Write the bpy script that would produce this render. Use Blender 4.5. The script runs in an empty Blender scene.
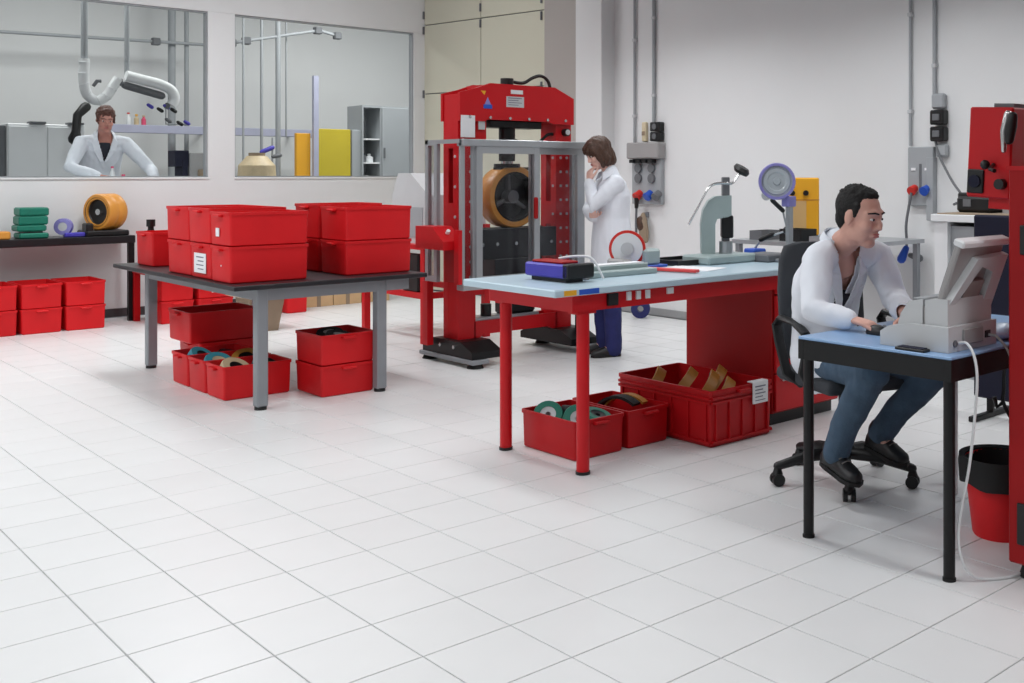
import bpy, bmesh, math, random
from mathutils import Vector, Matrix, noise
random.seed(7)
V = Vector
C = bpy.context.scene.collection
SC = bpy.context.scene
PI = math.pi

# ------------------------------------------------------------------ camera, world, lights, exposure
cam_d = bpy.data.cameras.new('camera')
cam_d.sensor_width = 36.0
cam_d.lens = 37.44
cam_d.shift_x = -0.169
cam_d.shift_y = -0.1636
cam_d.clip_start = 0.05
cam = bpy.data.objects.new('camera', cam_d)
cam.location = (0, 0, 1.373)
cam.rotation_euler = (PI / 2, 0, math.radians(-44.4))
C.objects.link(cam)
SC.camera = cam

w = bpy.data.worlds.new('world')
w.use_nodes = True
w.node_tree.nodes['Background'].inputs[0].default_value = (0.85, 0.9, 1.0, 1)
w.node_tree.nodes['Background'].inputs[1].default_value = 0.3
SC.world = w


def area(name, loc, sx, sy, power, col=(1, 1, 1), rot=(0, 0, 0), spread=180):
    d = bpy.data.lights.new(name, 'AREA')
    d.shape = 'RECTANGLE'
    d.size, d.size_y = sx, sy
    d.energy = power
    d.color = col
    d.spread = math.radians(spread)
    o = bpy.data.objects.new(name, d)
    o.location = loc
    o.rotation_euler = rot
    C.objects.link(o)
    return o


COOL = (0.97, 0.985, 1.0)
for i, (lx, ly, pw) in enumerate([(0.2, 3.0, 84), (0.2, 6.2, 92), (0.2, 9.2, 122), (3.4, 0.2, 92), (3.2, 4.6, 72), (3.2, 8.8, 120),
                                  (-1.8, 5.0, 66), (0.0, -0.6, 58)]):
    area('ceiling_lamp', (lx, ly, 3.72), 0.5, 2.0, pw, COOL, spread=160)
# added fill lights out of view, brightening the right-hand wall below its top
for ly, pw in ((1.6, 34), (4.2, 40), (6.8, 40)):
    area('wall_fill_light', (5.75, ly, 3.15), 0.3, 1.8, pw, COOL, spread=140)
# daylight from the tall windows of the hall on the camera's left
area('hall_window_light', (-3.3, 4.2, 2.2), 2.6, 6.5, 60, COOL, (0, -PI / 2, 0))
area('door_fill_light', (4.9, 9.4, 3.95), 1.6, 0.4, 55, COOL)  # added fill out of view, brightens the cream door and upper window wall
area('lab_lamp', (3.2, 13.4, 4.3), 2.4, 1.2, 150, (1.0, 1.0, 0.98))
area('lab_lamp', (7.2, 13.0, 4.3), 2.4, 1.2, 260, (1.0, 1.0, 0.98))

vs = SC.view_settings
vs.view_transform = 'Standard'
vs.look = 'None'
vs.gamma = 1.0
vs.use_curve_mapping = False
vs.exposure = -0.95


# ------------------------------------------------------------------ materials
def lin(c):
    return tuple(((x / 255) / 12.92 if x <= 10 else (((x / 255) + 0.055) / 1.055) ** 2.4) for x in c)


MATS = {}


def mat(name, rgb, rough=0.5, metal=0.0, var=0.06, scale=6.0, bump=0.0, bscale=60.0, spec=0.5, emit=0.0, rnd=0.0, coat=0.0):
    """procedural principled material: noise mottling of the colour, optional fine bump"""
    if name in MATS:
        return MATS[name]
    m = bpy.data.materials.new(name)
    m.use_nodes = True
    nt = m.node_tree
    b = nt.nodes['Principled BSDF']
    c = lin(rgb)
    tc = nt.nodes.new('ShaderNodeTexCoord')
    nz = nt.nodes.new('ShaderNodeTexNoise')
    nz.inputs['Scale'].default_value = scale
    nz.inputs['Detail'].default_value = 4
    nt.links.new(tc.outputs['Object'], nz.inputs['Vector'])
    rmp = nt.nodes.new('ShaderNodeMapRange')
    rmp.inputs['From Min'].default_value = 0.3
    rmp.inputs['From Max'].default_value = 0.7
    rmp.inputs['To Min'].default_value = 1 - var
    rmp.inputs['To Max'].default_value = 1 + var
    nt.links.new(nz.outputs['Fac'], rmp.inputs['Value'])
    mul = nt.nodes.new('ShaderNodeVectorMath')
    mul.operation = 'SCALE'
    mul.inputs[0].default_value = c
    last = rmp.outputs[0]
    if rnd:
        oi = nt.nodes.new('ShaderNodeObjectInfo')
        r2 = nt.nodes.new('ShaderNodeMapRange')
        r2.inputs['To Min'].default_value = 1 - rnd
        r2.inputs['To Max'].default_value = 1 + rnd
        nt.links.new(oi.outputs['Random'], r2.inputs['Value'])
        mm = nt.nodes.new('ShaderNodeMath')
        mm.operation = 'MULTIPLY'
        nt.links.new(last, mm.inputs[0])
        nt.links.new(r2.outputs[0], mm.inputs[1])
        last = mm.outputs[0]
    nt.links.new(last, mul.inputs['Scale'])
    nt.links.new(mul.outputs[0], b.inputs['Base Color'])
    b.inputs['Roughness'].default_value = rough
    b.inputs['Metallic'].default_value = metal
    b.inputs['Specular IOR Level'].default_value = spec
    if coat:
        b.inputs['Coat Weight'].default_value = coat
    if bump:
        n2 = nt.nodes.new('ShaderNodeTexNoise')
        n2.inputs['Scale'].default_value = bscale
        n2.inputs['Detail'].default_value = 3
        nt.links.new(tc.outputs['Object'], n2.inputs['Vector'])
        bp = nt.nodes.new('ShaderNodeBump')
        bp.inputs['Strength'].default_value = bump
        bp.inputs['Distance'].default_value = 0.01
        nt.links.new(n2.outputs['Fac'], bp.inputs['Height'])
        nt.links.new(bp.outputs['Normal'], b.inputs['Normal'])
    if emit:
        b.inputs['Emission Color'].default_value = (*c, 1)
        b.inputs['Emission Strength'].default_value = emit
    MATS[name] = m
    return m


def glass_mat(name, tint=(0.97, 0.98, 0.98), gloss=0.6):
    m = bpy.data.materials.new(name)
    m.use_nodes = True
    nt = m.node_tree
    nt.nodes.clear()
    out = nt.nodes.new('ShaderNodeOutputMaterial')
    tr = nt.nodes.new('ShaderNodeBsdfTransparent')
    tr.inputs[0].default_value = (*tint, 1)
    gl = nt.nodes.new('ShaderNodeBsdfGlossy')
    gl.inputs['Roughness'].default_value = 0.04
    fr = nt.nodes.new('ShaderNodeFresnel')
    fr.inputs['IOR'].default_value = 1.45
    mt = nt.nodes.new('ShaderNodeMath')
    mt.operation = 'MULTIPLY'
    mt.inputs[1].default_value = gloss
    mx = nt.nodes.new('ShaderNodeMixShader')
    nt.links.new(fr.outputs[0], mt.inputs[0])
    nt.links.new(mt.outputs[0], mx.inputs[0])
    nt.links.new(tr.outputs[0], mx.inputs[1])
    nt.links.new(gl.outputs[0], mx.inputs[2])
    nt.links.new(mx.outputs[0], out.inputs[0])
    return m


M_WALL = mat('wall_paint', (226, 227, 228), 0.75, var=0.015, scale=1.5, bump=0.05, bscale=40)
M_DIM = mat('far_wall_paint', (150, 150, 150), 0.85, var=0.02)
M_TAUPE = mat('pillar_paint', (176, 170, 166), 0.75, var=0.02, scale=2)
M_CEIL = mat('ceiling_paint', (150, 150, 150), 0.9, var=0.02)
M_TILE = mat('floor_tile', (224, 225, 225), 0.34, var=0.015, scale=3, rnd=0.012, spec=0.5, bump=0.02, bscale=25)
M_GROUT = mat('grout', (178, 179, 180), 0.9)
M_SKIRT = mat('baseboard_grey', (150, 151, 152), 0.5)
M_SKIRTD = mat('baseboard_dark', (70, 66, 68), 0.5)
M_CREAM = mat('cream_panel', (208, 206, 188), 0.45, var=0.015, scale=1.2)
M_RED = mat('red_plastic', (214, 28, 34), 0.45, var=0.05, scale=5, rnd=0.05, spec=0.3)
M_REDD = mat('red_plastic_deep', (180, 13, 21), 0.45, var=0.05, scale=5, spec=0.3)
M_REDP = mat('red_paint', (196, 14, 24), 0.4, var=0.04, scale=4, spec=0.35)
M_REDM = mat('machine_red_pedestal_shade', (156, 12, 16), 0.5, var=0.04, scale=4, spec=0.25)  # machine red; also carries the shade on the workbench pedestal
M_GREY = mat('grey_steel', (142, 146, 151), 0.45, 0.2, var=0.05)
M_ALU = mat('aluminium', (172, 176, 180), 0.35, 0.55, var=0.04)
M_CHROME = mat('bright_steel', (200, 200, 200), 0.22, 0.9, var=0.03)
M_BLACK = mat('black_plastic', (15, 15, 17), 0.45, var=0.15)
M_BLACKM = mat('black_metal', (14, 14, 16), 0.4, 0.3, var=0.15)
M_RUBBER = mat('black_rubber', (13, 13, 14), 0.7, var=0.2)
M_DTOP = mat('dark_tabletop', (34, 35, 39), 0.4, var=0.1)
M_BTOP = mat('black_tabletop', (26, 26, 29), 0.3, var=0.15)
M_BLUETOP = mat('pale_blue_tabletop', (186, 208, 220), 0.3, var=0.03, scale=3)
M_DESKTOP = mat('blue_desktop', (138, 172, 212), 0.28, var=0.03, scale=3)
M_PAPER = mat('paper', (238, 239, 242), 0.8, var=0.02)
M_INK = mat('ink', (120, 120, 135), 0.8)
M_CARD = mat('cardboard', (206, 172, 130), 0.85, var=0.06, scale=8)
M_CARDD = mat('brown_cardboard', (150, 132, 112), 0.85, var=0.08, scale=8)
M_ORANGE = mat('orange_polyurethane', (214, 146, 60), 0.4, var=0.06, scale=5)
M_OCHRE = mat('ochre_polyurethane', (178, 122, 50), 0.45, var=0.1, scale=9)
M_GREEN = mat('dark_green_plastic', (14, 112, 92), 0.45, var=0.1)
M_PURPLE = mat('violet_plastic', (74, 66, 176), 0.4, var=0.1)
M_LILAC = mat('lilac_plastic', (136, 132, 196), 0.4, var=0.06)
M_YELLOW = mat('amber_paint', (232, 168, 36), 0.45, var=0.04)
M_TAN = mat('tan_panel', (206, 168, 112), 0.5, var=0.04)
M_LABY = mat('lab_yellow', (196, 176, 44), 0.5, var=0.04)
M_MINT = mat('grey_green_enamel', (158, 174, 174), 0.4, var=0.05)
M_BEIGE = mat('light_grey_plastic', (196, 198, 200), 0.45, var=0.02)
M_BEIGED = mat('mid_grey_plastic', (156, 154, 154), 0.5, var=0.02)
M_TAUPEP = mat('taupe_plastic', (136, 122, 118), 0.5, var=0.02)
M_WHITE = mat('white_enamel', (226, 228, 230), 0.4, var=0.02)
M_CABG = mat('cabinet_grey', (160, 164, 168), 0.5, var=0.02)
M_CABD = mat('cabinet_dark_grey', (104, 106, 110), 0.55, var=0.03)
M_BLUE = mat('blue_plastic', (36, 84, 190), 0.4)
M_REDC = mat('socket_red', (210, 44, 34), 0.4)
M_NAVY = mat('navy_fabric', (22, 24, 46), 0.9, var=0.1, bump=0.2, bscale=200)
M_CHAIR = mat('charcoal_fabric', (58, 61, 66), 0.9, var=0.08, bump=0.3, bscale=220)
M_COAT = mat('white_cotton', (232, 236, 244), 0.85, var=0.02, scale=5, bump=0.12, bscale=30)
M_SKIN = mat('skin', (214, 164, 148), 0.5, var=0.05, scale=20)
M_SKINP = mat('skin_pale', (226, 182, 168), 0.5, var=0.05, scale=20)
M_SKINR = mat('skin_ruddy', (196, 136, 122), 0.5, var=0.05, scale=20)
M_LIP = mat('lips', (182, 108, 104), 0.5)
M_EYE = mat('eye_white', (225, 222, 218), 0.3)
M_IRIS = mat('iris', (42, 30, 24), 0.25)
M_HAIRB = mat('black_hair', (13, 10, 10), 0.75, var=0.3, scale=60, bump=0.5, bscale=120)
M_HAIRR = mat('brown_hair', (74, 48, 34), 0.5, var=0.3, scale=50, bump=0.5, bscale=110)
M_HAIRA = mat('auburn_hair', (96, 58, 48), 0.5, var=0.3, scale=50, bump=0.5, bscale=110)
M_JEANS = mat('denim', (66, 86, 106), 0.9, var=0.14, scale=14, bump=0.25, bscale=90)
M_JEANSN = mat('navy_denim', (34, 38, 92), 0.9, var=0.14, scale=14, bump=0.25, bscale=90)
M_SHIRT = mat('dark_shirt', (44, 46, 56), 0.9)
M_BOOT = mat('black_leather', (26, 26, 28), 0.45, var=0.2)
M_LACE = mat('lace_grey', (120, 118, 116), 0.8)
M_TEAL = mat('teal_rubber', (60, 140, 156), 0.5, var=0.15)
M_SAND = mat('sand_rubber', (204, 184, 150), 0.5, var=0.15)
M_PINK = mat('pink_plastic', (222, 84, 120), 0.4)
M_DUCT = mat('white_duct', (234, 236, 238), 0.4, var=0.03)
M_GLASS = glass_mat('window_glass', (0.93, 0.945, 0.945), 0.1)
M_CLEAR = glass_mat('clear_guard', (0.93, 0.94, 0.95), 0.5)
M_LENS = glass_mat('lens_glass', (0.8, 0.88, 0.9), 0.8)


# ------------------------------------------------------------------ mesh builder
class MB:
    def __init__(self):
        self.bm = bmesh.new()
        self.n = 0

    def _take(self, t, M=None):
        if M is not None:
            bmesh.ops.transform(t, matrix=M, verts=t.verts)
        me = bpy.data.meshes.new('tmp')
        t.to_mesh(me)
        t.free()
        self.bm.from_mesh(me)
        bpy.data.meshes.remove(me)
        return self

    def box(self, lo, hi, bev=0.0, M=None, seg=1):
        t = bmesh.new()
        bmesh.ops.create_cube(t, size=1)
        e = 0.00022 * (self.n % 5)          # overlapping boxes never share a plane
        self.n += 1
        s = [hi[i] - lo[i] - 2 * e for i in range(3)]
        c = [(hi[i] + lo[i]) / 2 for i in range(3)]
        for v in t.verts:
            v.co = V((v.co[i] * s[i] + c[i] for i in range(3)))
        if bev:
            bmesh.ops.bevel(t, geom=t.edges[:], offset=min(bev, min(abs(x) for x in s) * 0.45), segments=seg, profile=0.5, affect='EDGES')
        return self._take(t, M)

    def loft(self, rings, cap=True, M=None):
        t = bmesh.new()
        vr = [[t.verts.new(p) for p in r] for r in rings]
        n = len(rings[0])
        for a, b in zip(vr, vr[1:]):
            for i in range(n):
                j = (i + 1) % n
                t.faces.new((a[i], a[j], b[j], b[i]))
        if cap:
            t.faces.new(list(reversed(vr[0])))
            t.faces.new(vr[-1])
        bmesh.ops.recalc_face_normals(t, faces=t.faces[:])
        return self._take(t, M)

    def limb(self, pts, n=12, ref=None, caps=True):
        """tube with varying radius; a radius may be (along ref, across ref); rounded ends"""
        P = [V(p[0]) for p in pts]
        R = [p[1] if isinstance(p[1], tuple) else (p[1], p[1]) for p in pts]
        T = []
        for i in range(len(P)):
            a = P[max(i - 1, 0)]
            b = P[min(i + 1, len(P) - 1)]
            T.append((b - a).normalized())
        u = V(ref) if ref is not None else (V((0, 0, 1)) if abs(T[0].z) < 0.9 else V((1, 0, 0)))
        rings = []

        def ring(p, t, ra, rb):
            nonlocal u
            uu = (u - t * u.dot(t))
            if uu.length < 1e-4:
                uu = t.orthogonal()
            uu.normalize()
            if ref is None:
                u = uu
            vv = t.cross(uu)
            rings.append([p + uu * ra * math.cos(2 * PI * k / n) + vv * rb * math.sin(2 * PI * k / n) for k in range(n)])
        if caps:
            m = min(R[0])
            for f, g in ((0.95, 0.3), (0.6, 0.8)):
                ring(P[0] - T[0] * m * f, T[0], R[0][0] * g, R[0][1] * g)
        for p, t, r in zip(P, T, R):
            ring(p, t, r[0], r[1])
        if caps:
            m = min(R[-1])
            for f, g in ((0.6, 0.8), (0.95, 0.3)):
                ring(P[-1] + T[-1] * m * f, T[-1], R[-1][0] * g, R[-1][1] * g)
        return self.loft(rings)

    def tube(self, pts, r, n=8, smooth=0):
        pts = [V(p) for p in pts]
        if smooth:
            q = []
            for i in range(len(pts) - 1):
                p0 = pts[max(i - 1, 0)]
                p1, p2 = pts[i], pts[i + 1]
                p3 = pts[min(i + 2, len(pts) - 1)]
                for k in range(smooth):
                    t = k / smooth
                    q.append(0.5 * ((2 * p1) + (p2 - p0) * t + (2 * p0 - 5 * p1 + 4 * p2 - p3) * t * t + (3 * p1 - p0 - 3 * p2 + p3) * t ** 3))
            q.append(pts[-1])
            pts = q
        return self.limb([(p, r) for p in pts], n=n, caps=False)

    def cyl(self, p0, p1, r0, r1=None, n=20):
        p0, p1 = V(p0), V(p1)
        r1 = r0 if r1 is None else r1
        t = (p1 - p0).normalized()
        u = t.orthogonal().normalized()
        v = t.cross(u)
        return self.loft([[p + (u * math.cos(2 * PI * k / n) + v * math.sin(2 * PI * k / n)) * r for k in range(n)] for p, r in ((p0, r0), (p1, r1))])

    def ell(self, c, rad, axes=None, n=16, m=10):
        c = V(c)
        ax = axes or (V((1, 0, 0)), V((0, 1, 0)), V((0, 0, 1)))
        rings = []
        for i in range(m + 1):
            th = PI * (0.02 + 0.96 * i / m)
            z, q = math.cos(th), math.sin(th)
            rings.append([c + ax[0] * rad[0] * q * math.cos(2 * PI * k / n) + ax[1] * rad[1] * q * math.sin(2 * PI * k / n) + ax[2] * rad[2] * z for k in range(n)])
        return self.loft(rings)

    def lathe(self, prof, c=(0, 0, 0), axis=(0, 0, 1), n=28, closed=True):
        """prof: (radius, height) pairs, a closed loop when closed"""
        c = V(c)
        t = V(axis).normalized()
        u = t.orthogonal().normalized()
        v = t.cross(u)
        b = bmesh.new()
        vr = [[b.verts.new(c + t * h + (u * math.cos(2 * PI * k / n) + v * math.sin(2 * PI * k / n)) * max(r, 1e-4)) for k in range(n)] for r, h in prof]
        pairs = list(zip(vr, vr[1:])) + ([(vr[-1], vr[0])] if closed else [])
        for a, d in pairs:
            for i in range(n):
                j = (i + 1) % n
                b.faces.new((a[i], a[j], d[j], d[i]))
        bmesh.ops.recalc_face_normals(b, faces=b.faces[:])
        return self._take(b)

    def prism(self, poly, axis, lo, hi):
        """poly of 2D points in the plane across axis (0: y,z  1: x,z  2: x,y)"""
        def p3(q, h):
            return V((h, q[0], q[1])) if axis == 0 else V((q[0], h, q[1])) if axis == 1 else V((q[0], q[1], h))
        return self.loft([[p3(q, lo) for q in poly], [p3(q, hi) for q in poly]])

    def arc(self, c, axis, up, r0, r1, wdt, a0, a1, n=14):
        """bent strip: a ring sector of radius r0..r1, width wdt along axis"""
        c, t, u = V(c), V(axis).normalized(), V(up).normalized()
        v = t.cross(u)
        rings = []
        for k in range(n + 1):
            a = a0 + (a1 - a0) * k / n
            d = u * math.cos(a) + v * math.sin(a)
            rings.append([c + d * r0 - t * wdt / 2, c + d * r1 - t * wdt / 2, c + d * r1 + t * wdt / 2, c + d * r0 + t * wdt / 2])
        return self.loft(rings)

    def xform(self, M):
        bmesh.ops.transform(self.bm, matrix=M, verts=self.bm.verts)
        return self

    def mesh(self, name, m, smooth=True, angle=35):
        me = bpy.data.meshes.new(name)
        bmesh.ops.recalc_face_normals(self.bm, faces=self.bm.faces[:])
        self.bm.to_mesh(me)
        self.bm.free()
        me.materials.append(m)
        if smooth:
            for p in me.polygons:
                p.use_smooth = True
            me.set_sharp_from_angle(angle=math.radians(angle))
        return me

    def obj(self, name, m, parent=None, **k):
        """link as ONE object; coordinates given in the world frame are stored relative to the root thing"""
        r = parent
        while r is not None and r.parent is not None:
            r = r.parent
        if r is not None and r.get('worldbuilt'):
            self.xform(Matrix.Translation(-V(r.location)))
        o = bpy.data.objects.new(name, self.mesh(name, m, **k))
        C.objects.link(o)
        if parent is not None:
            o.parent = parent
        return o

    def fuse(self, voxel, smooth=3, wrinkle=0.0, freq=9.0):
        """melt everything added so far into one continuous surface"""
        me = bpy.data.meshes.new('tmpf')
        bmesh.ops.recalc_face_normals(self.bm, faces=self.bm.faces[:])
        self.bm.to_mesh(me)
        o = bpy.data.objects.new('tmpf', me)
        C.objects.link(o)
        r = o.modifiers.new('r', 'REMESH')
        r.mode = 'VOXEL'
        r.voxel_size = voxel
        s = o.modifiers.new('s', 'SMOOTH')
        s.factor = 0.5
        s.iterations = smooth
        dg = bpy.context.evaluated_depsgraph_get()
        ev = o.evaluated_get(dg)
        m2 = bpy.data.meshes.new_from_object(ev)
        self.bm.free()
        self.bm = bmesh.new()
        self.bm.from_mesh(m2)
        bpy.data.objects.remove(o)
        bpy.data.meshes.remove(me)
        bpy.data.meshes.remove(m2)
        if wrinkle:
            self.bm.normal_update()
            for v in self.bm.verts:
                q = v.co * freq
                k = noise.noise(V((q.x, q.y, q.z * 0.45))) + 0.5 * noise.noise(V((q.x * 2.3, q.y * 2.3, q.z * 1.2 + 7)))
                v.co += v.normal * wrinkle * k
        return self


def tag(o, label, cat, group=None, kind=None):
    o['label'] = label
    o['category'] = cat
    if group:
        o['group'] = group
    if kind:
        o['kind'] = kind
    return o


def thing(name, label, cat, loc=(0, 0, 0), group=None, rotz=0.0, world=True):
    o = bpy.data.objects.new(name, None)
    o.location = loc
    o.rotation_euler = (0, 0, rotz)
    o.empty_display_size = 0.1
    C.objects.link(o)
    if world:
        o['worldbuilt'] = 1
    return tag(o, label, cat, group)


def struct(name, mb, m, parent=None, **k):
    o = mb.obj(name, m, parent, **k)
    if parent is None:
        o['kind'] = 'structure'
    return o


def inst(name, me, parent, loc=(0, 0, 0), rotz=0.0):
    o = bpy.data.objects.new(name, me)
    C.objects.link(o)
    o.parent = parent
    o.location = loc
    o.rotation_euler = (0, 0, rotz)
    return o
# ------------------------------------------------------------------ setting
WX, WY = 7.03, 11.15           # inner faces of the right-hand wall and of the window wall
floor = struct('floor', MB().box((-3.6, -3.6, -0.15), (WX + 0.2, WY, -0.006)), M_GROUT, smooth=False)
TS, TX, TY = 0.30, 1.288, 2.987
tb = MB()
t_ = bmesh.new()
a_ = TS / 2 - 0.0022
b_ = a_ - 0.0012
lo_ = [t_.verts.new((sx * a_, sy * a_, -0.006)) for sx, sy in ((-1, -1), (1, -1), (1, 1), (-1, 1))]
mi_ = [t_.verts.new((sx * a_, sy * a_, -0.001)) for sx, sy in ((-1, -1), (1, -1), (1, 1), (-1, 1))]
hi_ = [t_.verts.new((sx * b_, sy * b_, 0)) for sx, sy in ((-1, -1), (1, -1), (1, 1), (-1, 1))]
for A, B in ((lo_, mi_), (mi_, hi_)):
    for i in range(4):
        t_.faces.new((A[i], A[(i + 1) % 4], B[(i + 1) % 4], B[i]))
t_.faces.new(hi_)
tb._take(t_)
tile_me = tb.mesh('tile', M_TILE, smooth=False)
FWx, FWy = 0.69964, 0.71449
cells = []
for i in range(-17, 20):
    for j in range(-22, 28):
        x, y = TX + (i + 0.5) * TS, TY + (j + 0.5) * TS
        if x - TS / 2 < -3.6 or x + TS / 2 > WX + 0.02 or y - TS / 2 < -3.6 or y + TS / 2 > WY:
            continue
        d = x * FWx + y * FWy
        r = x * FWy - y * FWx
        seen = d > 2.5 and -0.68 < r / d < 0.36 and 1065 * 1.373 / d < 530
        cells.append((0 if seen else 1, d if seen else abs(d), x, y))
cells.sort()
rest = MB()
for k, (s, d, x, y) in enumerate(cells):
    if k < 300 and s == 0:
        inst('tile', tile_me, floor, (x, y, 0))
    else:
        a = TS / 2 - 0.0022
        q = [rest.bm.verts.new((x + sx * a, y + sy * a, z)) for z in (-0.006, 0) for sx, sy in ((-1, -1), (1, -1), (1, 1), (-1, 1))]
        rest.bm.faces.new(q[4:])
        for i in range(4):
            rest.bm.faces.new((q[i], q[(i + 1) % 4], q[4 + (i + 1) % 4], q[4 + i]))
o = rest.obj('tile_field', M_TILE, floor, smooth=False)
o['kind'] = 'stuff'

struct('ceiling', MB().box((-3.6, -3.6, 4.4), (WX + 0.2, WY, 4.5)), M_CEIL, smooth=False)
Z0, Z1 = 1.34, 3.03            # sill and head of the lab windows
A1, A2, B1, B2 = 0.6, 4.118, 4.39, 6.469
wl = MB()
wl.box((-3.6, WY, 0), (6.72, WY + 0.12, Z0)).box((-3.6, WY, Z1), (6.72, WY + 0.12, 4.5))
wl.box((-3.6, WY, Z0), (A1, WY + 0.12, Z1)).box((A2, WY, Z0), (B1, WY + 0.12, Z1)).box((B2, WY, Z0), (6.61, WY + 0.12, Z1))
struct('wall_left', wl, M_WALL, smooth=False)
struct('wall_right', MB().box((WX, -3.6, 0), (WX + 0.15, 8.62, 4.5)), M_WALL, smooth=False)
struct('wall_corner', MB().box((7.15, 8.5, 0), (7.25, 11.1, 4.5)), M_WALL, smooth=False)
struct('wall_front', MB().box((-3.6, -3.7, 0), (WX + 0.15, -3.6, 4.5)), M_DIM, smooth=False)
struct('wall_side', MB().box((-3.7, -3.6, 0), (-3.6, WY + 0.12, 4.5)), M_DIM, smooth=False)
struct('pillar_1', MB().box((6.88, 8.62, 0), (7.2, 9.19, 4.5), 0.01), M_TAUPE)
struct('pillar_2', MB().box((6.86, 8.2, 0), (7.1, 8.62, 4.5), 0.008), M_WALL)
struct('baseboard_right', MB().box((WX - 0.014, -3.5, 0), (WX, 8.2, 0.075), 0.004), M_SKIRT)
struct('baseboard_left', MB().box((-3.5, WY - 0.014, 0), (6.6, WY, 0.08), 0.004), M_SKIRTD)


def window(n, x0, x1):
    w_ = struct('window_%d' % n, MB().box((x0, WY + 0.02, Z0), (x1, WY + 0.1, Z0 + 0.012)).box((x0, WY + 0.02, Z1 - 0.014), (x1, WY + 0.1, Z1))
                .box((x0, WY + 0.02, Z0), (x0 + 0.012, WY + 0.1, Z1)).box((x1 - 0.012, WY + 0.02, Z0), (x1, WY + 0.1, Z1)), M_CABG, smooth=False)
    MB().box((x0 + 0.008, WY + 0.055, Z0 + 0.008), (x1 - 0.008, WY + 0.063, Z1 - 0.008)).obj('pane', M_GLASS, w_, smooth=False)
    MB().box((x0 - 0.01, WY - 0.012, Z0 - 0.02), (x1 + 0.01, WY + 0.05, Z0), 0.003).obj('sill', M_WALL, w_)


window(1, A1, A2)
window(2, B1, B2)

# cream folding door of tall panels between the window wall and the pillar
door = struct('door_1', MB().box((6.70, 9.1, 0), (6.74, 11.2, 4.4), M=None), M_CABD, smooth=False)
p0, dv = V((6.6, 11.15, 0)), V((0.14, -0.99, 0)).normalized()
door.data.clear_geometry()
nv = V((-dv.y, dv.x, 0))       # towards +X, the hidden side


def dpanel(s0, s1, z0, z1):
    m_ = MB()
    r = []
    for s, k in ((s0, 0), (s1, 0), (s1, 1), (s0, 1)):
        r.append(p0 + dv * s + nv * 0.035 * k)
    m_.loft([[q + V((0, 0, z0)) for q in r], [q + V((0, 0, z1)) for q in r]])
    return m_


bmx = MB()
r = [p0 + dv * s + nv * k for s, k in ((0, 0.02), (2.03, 0.02), (2.03, 0.06), (0, 0.06))]
bmx.loft([[q for q in r], [q + V((0, 0, 4.4)) for q in r]])
bmx.bm.to_mesh(door.data)
bmx.bm.free()
for s0, s1 in ((0.012, 0.99), (1.0, 2.0)):
    for z0, z1 in ((0.02, 1.1), (1.112, 2.31), (2.322, 3.12), (3.132, 4.39)):
        dpanel(s0, s1, z0, z1).obj('door_panel', M_CREAM, door, smooth=False)
for s in (0.005, 0.995, 1.96):
    for z in (2.27, 3.02, 3.2):
        q = p0 + dv * s
        MB().cyl(q + V((-0.008, 0, z)), q + V((-0.008, 0, z + 0.09)), 0.013, n=8).obj('hinge', M_CABD, door)

# laboratory behind the glass: raised floor, walls
ZL = 0.4
struct('floor_laboratory', MB().box((-1.0, WY + 0.12, ZL - 0.1), (10.5, 16.0, ZL)), M_SKIRT, smooth=False)
struct('wall_laboratory_back', MB().box((-1.0, 16.0, ZL), (10.5, 16.1, 4.6)), M_WALL, smooth=False)
struct('wall_laboratory_side', MB().box((10.4, WY + 0.12, ZL), (10.5, 16.0, 4.6)), M_WALL, smooth=False)
struct('wall_laboratory_end', MB().box((-1.1, WY + 0.12, ZL), (-1.0, 16.0, 4.6)), M_WALL, smooth=False)
struct('wall_laboratory_near', MB().box((6.72, WY + 0.0, ZL - 0.4), (10.5, WY + 0.1, 4.6)), M_WALL, smooth=False)
struct('ceiling_laboratory', MB().box((-1.1, WY + 0.1, 4.5), (10.5, 16.1, 4.6)), M_CEIL, smooth=False)

# ------------------------------------------------------------------ crates
CR = {}


def rrect(L, W, r, z, n=4):
    pts = []
    for cx_, cy_, a0 in ((L / 2 - r, W / 2 - r, 0), (-L / 2 + r, W / 2 - r, 90), (-L / 2 + r, -W / 2 + r, 180), (L / 2 - r, -W / 2 + r, 270)):
        for k in range(n):
            a = math.radians(a0 + 90 * k / (n - 1))
            pts.append(V((cx_ + r * math.cos(a), cy_ + r * math.sin(a), z)))
    return pts


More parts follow.
